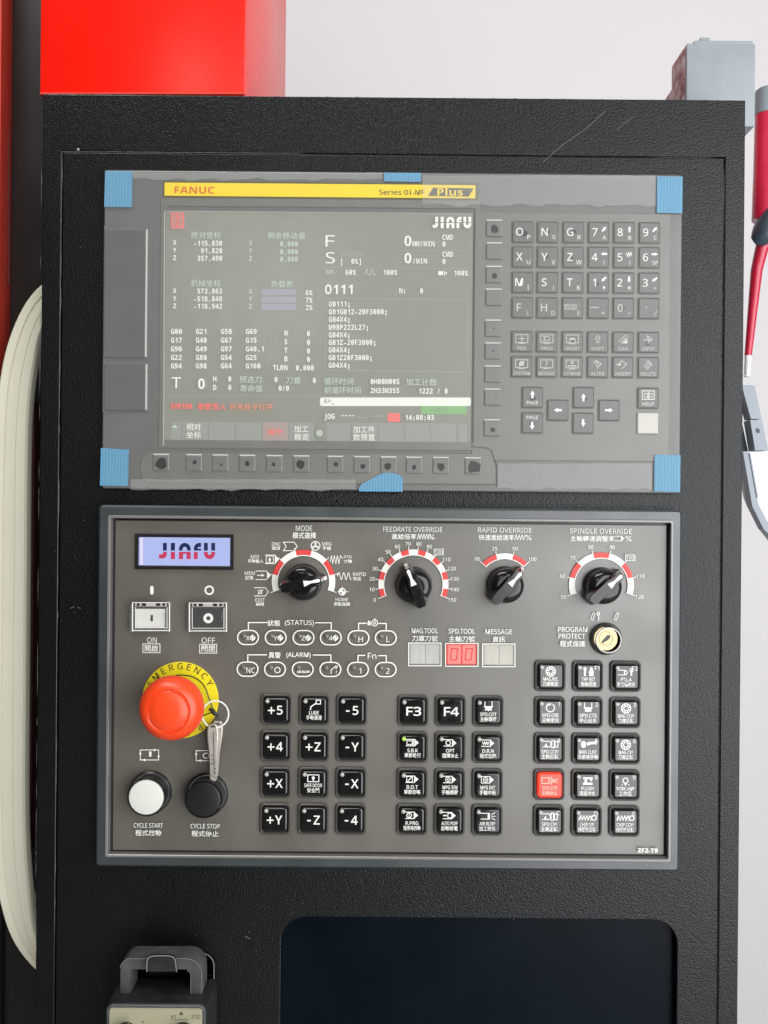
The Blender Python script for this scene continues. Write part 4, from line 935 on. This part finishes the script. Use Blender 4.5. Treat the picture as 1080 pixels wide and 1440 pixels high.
def probe(mb): mb.stroke([(-11, -9.4), (-2, -9.4)], 1); mb.stroke([(-11, -3), (-2, -3)], 1); mb.ring(-2, -6.2, 2.4, 3.6, 90, -90, 10); mb.rect(-3.4, -9.6, -2, -2.6); mb.poly([(4, -9), (10, -9), (8, -6), (8, -2), (6, -2), (6, -6)]); mb.stroke([(5, -9), (5, -12)], .8); mb.stroke([(7, -9), (7, -13)], .8); mb.stroke([(9, -9), (9, -12)], .8)
def orient(mb): mb.ring(0, -7, 5, 6.4, 60, 60 - 300, 22); mb.poly([(-3.4, -14), (-.4, -10.6), (-5, -9.6)]); mb.rect(-.6, -13.6, 1, -10.8)
def spray(mb): mb.disc(-6, -7, 3.6, 12, ry=5); mb.poly([(-2, -9), (2, -11), (12, -11), (12, -8), (3, -7), (0, -5)]); mb.rect(10, -12.5, 12, -7)
def tap(mb): mb.rect(-6, -12, 7, -9.4); mb.rect(-4, -9.4, -1, -4.4); mb.rect(-6.4, -4.6, 7, -1.6); mb.rect(4, -9.4, 6.6, -7)
def lamp_(mb): mb.ring(0, -8, 3, 4.2, n=16); mb.rect(-1.6, -4.6, 1.6, -2.2); mb.stroke([(-4, -3), (-5, -1.4)], .8); mb.stroke([(4, -3), (5, -1.4)], .8); mb.stroke([(0, -2), (0, -.6)], .8)
def stopi(mb): mb.box(-6, -7, 10, 8, 1.2); mb.stroke([(2, -12), (2, -2)], 1.2); mb.poly([(4, -11), (7, -7), (4, -3)]); mb.ring(10, -7, 1.8, 3, 60, 300, 10)
def blow(mb): mb.stroke([(-9, -11), (1, -11), (1, -3), (-9, -3)], 1.1); mb.rect(1, -11.6, 3.4, -2.4); [mb.stroke([(6, -7 + a), (10.5, -7 + a * 2)], 1) for a in (-2.5, 0, 2.5)]
LA = ((389, 997), (442.4, 997.2), (494.8, 997.3))
GA = (("+5", "LUBE", "-5"), ("+4", "+Z", "-Y"), ("+X", "SAFE", "-X"), ("+Y", "-Z", "-4"))
for r in range(4):
    for c in range(3):
        t = GA[r][c]; y = (997, 1048, 1099.4, 1150.4)[r] + c * .2; x = (389, 442.2, 494.8)[c] - r * .55
        sq(x, y, two("LUBE", "手動潤滑", lube, 14, 22) if t == "LUBE" else two("SAFE DOOR", "安全門", door, 25, 17, y1=2.5) if t == "SAFE" else big(t))
ti = lambda f: (lambda mb: tagshape(mb, f))
GB = ((big("F3"), big("F4"), two("SPD.COT", "主軸環噴", prong, 23, 23)),
      (two("S.B.K", "單節執行", ti(lambda m: (m.box(-4.5, -7.5, 7.4, 5, 1), m.rect(0, -12, 1.4, -3))), 15, 23), two("OPT", "選擇停止", ti(lambda m: m.ring(-3, -7.5, 2.6, 3.8, n=14)), 12, 23), two("D.R.N", "程式空跑", ti(lambda m: m.stroke([(-8, -9.5), (-6.5, -5.5), (-5, -9.5), (-3.5, -5.5), (-2, -9.5), (-.5, -5.5), (1, -9.5)], 1)), 16, 23)),
      (two("B.D.T", "單節忽略", ti(lambda m: (m.box(-4, -7.5, 8, 7.6, 1), m.stroke([(-6.5, -5), (-1.5, -10)], 1.2))), 16, 23), two("MPG SIM", "手輪模擬", ti(lambda m: (m.ring(-3, -7.5, 2.8, 3.8, n=14), m.ring(-3, -7.5, .6, 1.5, n=8))), 21, 23), two("MPG INT", "手輪中斷", ti(lambda m: (m.ring(-3, -7.5, 2.8, 3.8, n=14), m.ring(-3, -7.5, .6, 1.5, n=8), m.stroke([(-9, -12), (-9, -3)], 1))), 21, 23)),
      (two("R.PRG", "程序再啟動", ti(lambda m: (m.ring(-4, -7.5, 2.8, 4, n=14), m.stroke([(-4, -11), (-4, -4)], 1))), 18, 24), two("AUTO POFF", "自動斷電", ti(lambda m: (m.rect(-9, -8.4, -4, -6.6), m.box(.5, -7.5, 6, 6, 1))), 23, 23), two("AIR BLOW", "加工吹氣", blow, 22, 23)))
for r in range(4):
    for c in range(3): sq((580.6, 633.2, 686)[c] - r * .5, (998.6, 1049.8, 1101, 1151.4)[r] + c * .4, GB[r][c], green=(r, c) == (1, 0))
GC = ((two("MAG.REL", "刀庫鬆脫", gear), two("TAP RET", "攻絲回退", tool2, 19, 22, "F1"), two("PT.L.A", "對刀儀吹氣", probe, 15, 25, "F2")),
      (two("SPD.ORI", "主軸定向", orient, 23, 23, "1"), two("SPD.CTS", "中心出水", prong, 24, 24, "2"), two("MAG CCW", "刀庫反轉", gear, 23, 21, "3")),
      (two("SPD.CCW", "主軸反轉", spindle, 24, 24, "4"), two("MAN CLNT", "冷卻液手動", spray, 25, 29, "5"), two("MAG CW", "刀庫正轉", gear, 20, 21, "6")),
      (two("SPD.STP", "主軸停止", stopi, 21, 22), two("FLUSH", "底座沖水", tap, 17, 22, "8"), two("WORK LAMP", "工作燈", lamp_, 25, 18, "9")),
      (two("SPD.CW", "主軸正轉", spindle, 21, 24, "C"), two("CHIP CW", "排屑機正轉", auger, 20, 25, "D"), two("CHIP CCW", "排屑機反轉", auger, 24, 25, "E")))
for r in range(5):
    for c in range(3): sq((773, 825.8, 878.8)[c] - r * .45, (949.8, 1000.6, 1051.5, 1102.4, 1152.9)[r] + c * .45, GC[r][c], red=(r, c) == (3, 0), lamp=(r, c) != (3, 0))

# ================================================================== keys on a ring
HR_ = 0.0135
kr = thing("key_ring", 303, 1004, HR_, "two flat silver keys on a split ring tied to the red emergency button", "key ring")
mb = MB(HR_, (303, 1004)); pts = [(302.8 + 18.6 * math.cos(2 * math.pi * i / 36), 1004.6 + 18.6 * math.sin(2 * math.pi * i / 36), .0008 * math.sin(2 * math.pi * i / 36)) for i in range(36)]
mb.tube(pts, 1.15, 8, True); mb.build("split_ring", 'silver', kr, 60, fix=True)
mb = MB(HR_, (303, 1004)); mb.tube([(294, 998, -.002), (299, 1000, -.001), (302, 1003, .0012), (305, 1007, -.001)], [2.4, 3.2, 3, 2], 8); mb.build("cord_knot", 'dark', kr, 60, fix=True)
mb = MB(HR_, (303, 1004)); c0 = ES; cp = [(ES[0] + 33.5 * math.cos(R(a)), ES[1] - 33.5 * math.sin(R(a)), -.0015) for a in range(320, -30, -10)]
cp = [(300, 1001, -.001)] + [(ES[0] + (34 + 4 * max(0, math.cos(R(a + 10)))) * math.cos(R(a)), ES[1] - (34 + 4 * max(0, math.cos(R(a + 10)))) * math.sin(R(a)), -.0022) for a in range(10, 330, 10)] + [(298, 1002, -.001)]
mb.tube(cp, .9, 6); mb.build("cord", 'dark', kr, 60, fix=True)
def flatkey(ox, oy, ang, z):
    pts = [(-4.5, 0), (-6.6, 3), (-7.6, 10), (-7.4, 22), (-6.4, 32), (-5.4, 42), (-5, 52), (-5, 76), (-3, 79.5), (3, 79.5), (5, 76), (5, 52), (5.4, 42), (6.4, 32), (7.4, 22), (7.6, 10), (6.6, 3), (4.5, 0)]
    hole = [(-3.4, 2.2), (-3.4, 5), (3.4, 5), (3.4, 2.2)]
    c, s_ = math.cos(R(ang)), math.sin(R(ang))
    tr = lambda q: [(ox + a * c - b * s_, oy + a * s_ + b * c) for a, b in q]
    mb = MB(HR_, (303, 1004)); q = tr(pts); ins = tr([(a * .82, 39 + (b - 39) * .985) for a, b in pts])
    A_ = [q, q, ins]; ar = sum(q[i - 1][0] * q[i][1] - q[i][0] * q[i - 1][1] for i in range(len(q)))
    if ar > 0: A_ = [w[::-1] for w in A_]
    mb.loops([[mb.p(x, y, zz) for x, y in w] for w, zz in zip(A_, (z - .0008, z + .0006, z + .0011))], True, True)
    o = mb.build("key", 'steel', kr, 30)
    mb = MB(HR_ + z + .0011, (303, 1004)); mb.stroke(tr([(.4, 12), (.4, 70)]), 1.1); mb.poly(tr(hole))
    for b in (44, 50, 56, 63, 69): mb.disc(*tr([(2.4 if b % 2 else -2.2, b)])[0], 1.0, 8)
    mb.build("key_groove", 'frame', o)
flatkey(299.5, 1018, -1.0, .0012); flatkey(306, 1014.5, 3.6, -.0012)

# ================================================================== hand-held pulse generator on its hook
HG = 0.046
mp = thing("handheld_pulse_generator", 220, 1420, HG, "dusty black hand-held control box with beige face hanging from a hook on the cabinet", "hand control")
kg = K(HG); zt = -0.318
fx0, fx1 = U(152, 1430)[0] * kg - .003, U(290, 1430)[0] * kg + .001
wbox("body", fx0, fx1, -HG, -0.008, -0.56, zt, 'mpg', mp, .006)
mb = SQ(HG, (219, 1460)); mb.rbox(219, 1477, 131, 121, 5, 0, .0008, .8); bp_ = mb.build("face_label", 'beige', mp, 40)
mb = MB(HG + .0008, (219, 1460)); mb.text("X1", 243.5, 1430.6, 6.5, 6.5); mb.text("X100", 275.5, 1430, 13, 6.5); mb.stroke([(246, 1434), (264, 1434)], .6); mb.poly([(252, 1427), (255, 1422), (258, 1427)]); mb.text("Y", 201, 1438, 4, 5); mb.build("face_print", 'ink', bp_)
mb = SQ(HG, (219, 1460)); mb.rframe(219, 1477, 138, 130, 9, 132, 122, 5, -.001, .0014, 1.2); mb.build("face_rim", 'mpg2', mp, 40)
for x, y in ((178, 1452), (258, 1452)):
    mb = MB(HG + .0008, (x, y)); mb.lathe(x, y, [(15, 0), (15, .004), (13, .008), (8, .009)], 28); o = mb.build("selector", 'mpg', mp, 40)
    mb = MB(HG + .0008, (x, y)); a = R(65 if x < 200 else 40)
    mb.tube([(x - 3, y + 5, .011), (x + 14 * math.cos(a), y - 16 * math.sin(a), .011), (x + 18 * math.cos(a), y - 22 * math.sin(a), .007)], [4, 4, 2.6], 8); mb.build("selector_pointer", 'beige' if x < 200 else 'mpg', o, 60, fix=True)
# carrying bail
hb = 0.031; mb = MB(hb, (226, 1370))
o_ = [(168.5, 1403), (168.5, 1368)] + [(184 - 15.5 * math.cos(R(t)), 1365 - 17 * math.sin(R(t))) for t in (15, 35, 55, 75, 90)] + [(262 + 22 * math.sin(R(t)), 1370 - 22 * math.cos(R(t))) for t in (0, 20, 40, 60, 80)] + [(284, 1403)]
i_ = [(183.5, 1403), (183.5, 1372)] + [(187 - 3.5 * math.cos(R(t)), 1367 - 3 * math.sin(R(t))) for t in (15, 35, 55, 75, 90)] + [(261 + 7.5 * math.sin(R(t)), 1371 - 7 * math.cos(R(t))) for t in (0, 20, 40, 60, 80)] + [(268.5, 1403)]
n = len(o_); dep = .0085; bz = .0008
rows = [[mb.p(x, y, -2 * dep) for x, y in o_], [mb.p(x, y, -bz) for x, y in o_], [mb.p(x * .94 + u * .06, y * .94 + v * .06, 0) for (x, y), (u, v) in zip(o_, i_)], [mb.p(x * .06 + u * .94, y * .06 + v * .94, 0) for (x, y), (u, v) in zip(o_, i_)], [mb.p(x, y, -bz) for x, y in i_], [mb.p(x, y, -2 * dep) for x, y in i_]]
rows.append(rows[0])
mb.add([q for r_ in rows for q in r_], [(j * n + i, j * n + i + 1, (j + 1) * n + i + 1, (j + 1) * n + i) for j in range(len(rows) - 1) for i in range(n - 1)])
bl_ = mb.build("bail", 'mpg2', mp, 40, fix=True)
mb = MB(hb + .0001, (226, 1370)); mb.stroke(o_[2:], .7); mb.stroke(i_[8:], .8); mb.stroke([(168.6, 1402), (183.4, 1402)], 1.2); mb.stroke([(268.6, 1402), (284, 1402)], 1.2); mb.build("worn_edge_highlight", 'hookm', bl_)  # the bail's edge highlights, painted as pale strokes
# hook on the cabinet, folded over the bail
hh = .037; mb = MB(hh, (227, 1356)); pl = [(206.5, 1366), (206.5, 1353), (208, 1348), (212, 1345), (219, 1344), (236, 1344), (243, 1345.4), (246, 1349), (247, 1354), (248.5, 1366)]
top = [(x, y) for x, y in pl]
mb.prism(pl, -.0025, 0); hk = mb.build("hook", 'mpg', cab, 40)
mb = MB(hh, (227, 1356)); mb.stroke(pl, 1.3); mb.build("hook_rim_highlight", 'hookm', hk)  # rim highlight drawn as a pale outline
mb = MB(hh, (227, 1356)); f_ = K(-.01) / K(hh)
def q_(x, y): return (540 + (x - 540) * f_, 720 + (y - 720) * f_)
A0 = [mb.p(x, y, -.0024) for x, y in ((209, 1366.5), (246, 1366.5), (246, 1362.5), (209, 1362.5))]; A1 = [mb.p(*q_(x, y), -.047) for x, y in ((209, 1374), (246, 1374), (246, 1369), (209, 1369))]
mb.loops([A1, A0], True, True); mb.build("hook_arm", 'mpg', hk, fix=True)
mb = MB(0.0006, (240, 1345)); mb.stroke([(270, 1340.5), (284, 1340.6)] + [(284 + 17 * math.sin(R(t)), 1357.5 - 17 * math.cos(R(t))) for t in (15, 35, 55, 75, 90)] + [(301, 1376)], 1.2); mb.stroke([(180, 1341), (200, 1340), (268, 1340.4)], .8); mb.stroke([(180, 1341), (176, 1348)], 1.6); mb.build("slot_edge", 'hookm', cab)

# ================================================================== machine behind, on the left
HDR = -0.10; kd = K(HDR)
md = thing("machine_door", 30, 720, HDR, "dark sliding machine door with red edge trim and a long ivory bow handle", "machine door")
x_ = lambda px: (px - 540) * kd
wbox("door_panel", x_(11), x_(11) + .17, .10, .125, -1.095, .75, 'door', md, .002)
wbox("edge_trim", x_(-60), x_(8), .085, .12, -.11, .75, 'doorred', md, .003)
wbox("edge_trim", x_(-60), x_(10), .094, .12, -1.095, -.112, 'door', md, .002)
mb = MB(HDR + .001, (12, 400)); mb.stroke([(11.6, -30), (12.4, 400)], .9); mb.build("seam", 'frame', md)
wbox("side_reveal", x_(39), x_(56), .088, .0995, -.27, .085, 'reveal', md, .001)
HH = -0.055; mb = MB(HH, (28, 880))
def smooth(pts, n):
    out = []
    L_ = [0]
    for a, b in zip(pts, pts[1:]): L_.append(L_[-1] + math.hypot(b[0] - a[0], b[1] - a[1]))
    for i in range(n + 1):
        s_ = L_[-1] * i / n; j = max(q for q in range(len(L_)) if L_[q] <= s_ + 1e-9); j = min(j, len(pts) - 2); t = (s_ - L_[j]) / (L_[j + 1] - L_[j])
        p0 = pts[max(0, j - 1)]; p1 = pts[j]; p2 = pts[j + 1]; p3 = pts[min(len(pts) - 1, j + 2)]
        d1 = L_[j + 1] - L_[j]
        def cr(k):
            m1 = (p2[k] - p0[k]) / (L_[j + 1] - L_[max(0, j - 1)]) * d1; m2 = (p3[k] - p1[k]) / (L_[min(len(pts) - 1, j + 2)] - L_[j]) * d1
            return (2 * t**3 - 3 * t**2 + 1) * p1[k] + (t**3 - 2 * t**2 + t) * m1 + (-2 * t**3 + 3 * t**2) * p2[k] + (t**3 - t**2) * m2
        out.append((cr(0), cr(1)))
    return out
outer = smooth([(82, 384), (57, 400), (36, 424), (17, 462), (4, 505), (-4, 560), (-8, 640), (-10, 800), (-12, 1000), (-11, 1160), (-7, 1230), (3, 1285), (20, 1328), (50, 1365), (80, 1385)], 90)
inner = smooth([(80, 430), (58, 470), (49, 515), (42, 575), (39.5, 650), (38.5, 800), (37, 1000), (36.5, 1120), (38, 1190), (43, 1255), (51, 1315), (66, 1345), (80, 1358)], 90)
prof = [(0, -.012), (0, -.003), (.015, -.0008), (.05, 0), (.27, 0), (.29, -.0016), (.31, -.0016), (.33, 0), (.62, .0008), (.635, -.0002), (.65, .0008), (.9, .0004), (.96, -.001), (1, -.004), (1, -.007)]
rows = [[mb.p(a[0] + (b[0] - a[0]) * t, a[1] + (b[1] - a[1]) * t, z) for a, b in zip(outer, inner)] for t, z in prof]; rows.append(rows[0]); n = len(rows[0])
mb.add([q for r_ in rows for q in r_], [(j * n + i, j * n + i + 1, (j + 1) * n + i + 1, (j + 1) * n + i) for j in range(len(rows) - 1) for i in range(n - 1)])
mb.build("bow_handle", 'handle', md, 25, fix=True)

# red machine cover above the cabinet
rc = thing("machine_cover", 200, 100, 0, "glossy red enamel machine cover standing above the cabinet's top edge", "machine cover")
ru0, ru1 = U(55, 60)[0] * S, U(345, 60)[0] * S
wbox("cover_box", ru0, ru1, .002, .246, ZT + .0012, .62, 'red', rc, .0012)
mb = MB(-.001, (200, 131)); mb.rbox(200, 131, 288, 2.4, .3, -.2, 0); mb.build("cover_flange", 'doorred', rc)

# grey block behind the top corner
HB_ = -0.03
gb = thing("counterweight_block", 1013, 118, HB_, "chipped grey enamelled block with small top lug behind the cabinet's top corner", "metal block")
kb = K(HB_); bx = lambda px, py: (U(px, py)[0] * kb, -U(px, py)[1] * kb)
a, b = bx(966, 60), bx(1062, 178)
wbox("block", a[0], b[0], .03, .062, b[1], a[1], 'blockgrey', gb, .0016)
wbox("chipped_side", a[0] - .0012, a[0] + .004, .034, .061, b[1] + .002, a[1] - .002, 'chipped', gb, .0008)
wbox("rear_block", a[0] + .002, b[0] - .012, .066, .088, b[1] + .004, a[1] - .014, 'chipped', gb, .002)
wbox("top_plate", a[0] + .006, b[0] - .001, .032, .06, a[1], a[1] + .003, 'blockgrey', gb, .001)
l0, l1 = bx(989, 46), bx(1003, 60); wbox("top_lug", l0[0], l1[0], .036, .052, l1[1], l0[1], 'blockgrey', gb, .0008)

# red pole and latch to the right of the cabinet
HQ = -0.12
rp = thing("red_pole", 1075, 300, HQ, "red pole with grey end cap and dark clamp beside the white wall", "pole")
mb = MB(HQ, (1075, 300)); mb.tube([(1080, 126, 0), (1080, 128, 0), (1079.5, 162, 0)], [15, 17, 17.5], 20); mb.build("end_cap", 'polegrey', rp, 40, fix=True)
mb = MB(HQ, (1075, 300)); mb.tube([(1079.5, 162, 0), (1078, 240, 0), (1076, 310, 0)], [17, 17.5, 18], 20); mb.build("tube", 'pole', rp, 40, fix=True)
mb = MB(HQ, (1075, 300)); mb.tube([(1058, 342, .004), (1062, 339, .006), (1070, 331, .006), (1082, 318, .006), (1094, 302, .004)], [8, 13, 18, 21, 22], 18); mb.build("clamp", 'navy', rp, 40, fix=True)
mb = MB(HQ, (1075, 300)); mb.tube([(1075, 340, .001), (1070, 352, .001), (1064, 380, .0), (1056, 460, 0), (1052, 500, 0)], [11, 9, 8, 6, 5], 16); mb.build("tapered_rod", 'pole', rp, 40, fix=True)
mb = MB(HQ, (1075, 300)); mb.tube([(1052, 500, 0), (1050.6, 530, 0)], [4.6, 4], 14); mb.tube([(1046, 528, 0), (1054, 528.6, 0)], [1.4, .6], 8); mb.build("rod_tip", 'pale', rp, 40, fix=True)
la = thing("wall_latch", 1062, 620, -.2, "blue-grey hinged latch arm with white pocket beside the cabinet's edge", "latch")
mb = MB(-.2, (1062, 620)); mb.prism([(1043, 541), (1061, 542), (1071, 589), (1056, 589)], -.015, 0); mb.build("upper_arm", 'latch', la)
mb = MB(-.2, (1062, 620)); mb.prism([(1055, 590.5), (1071.5, 590.5), (1080, 633), (1062, 633.5)], -.015, 0); mb.build("lower_arm", 'latch', la)
mb = MB(-.199, (1062, 620)); mb.poly([(1064, 602), (1068, 603), (1068.6, 608), (1066, 609), (1064.5, 605.5)]); mb.build("slot_hole", 'dark', la)
mb = MB(-.2, (1062, 620)); mb.prism([(1042, 541), (1043.5, 545), (1062, 633), (1040, 633)], -.03, -.016); mb.build("back_plate", 'navy', la)
mb = MB(-.2, (1062, 620)); mb.prism([(1045, 636), (1100, 634), (1100, 770), (1078, 742), (1063, 712), (1058, 700)], -.02, -.004); mb.build("pocket", 'pale', la)
mb = MB(-.2, (1062, 620)); mb.prism([(1045, 636), (1052, 636), (1067, 710), (1083, 740), (1100, 760), (1100, 770), (1074, 744), (1058, 712)], -.012, 0); mb.build("pocket_rail", 'latch', la)
mb = MB(-.2, (1062, 620)); mb.prism([(1053, 637), (1055, 637), (1066, 700), (1064, 700)], -.004, .001); mb.build("pocket_strip", 'latch', la)
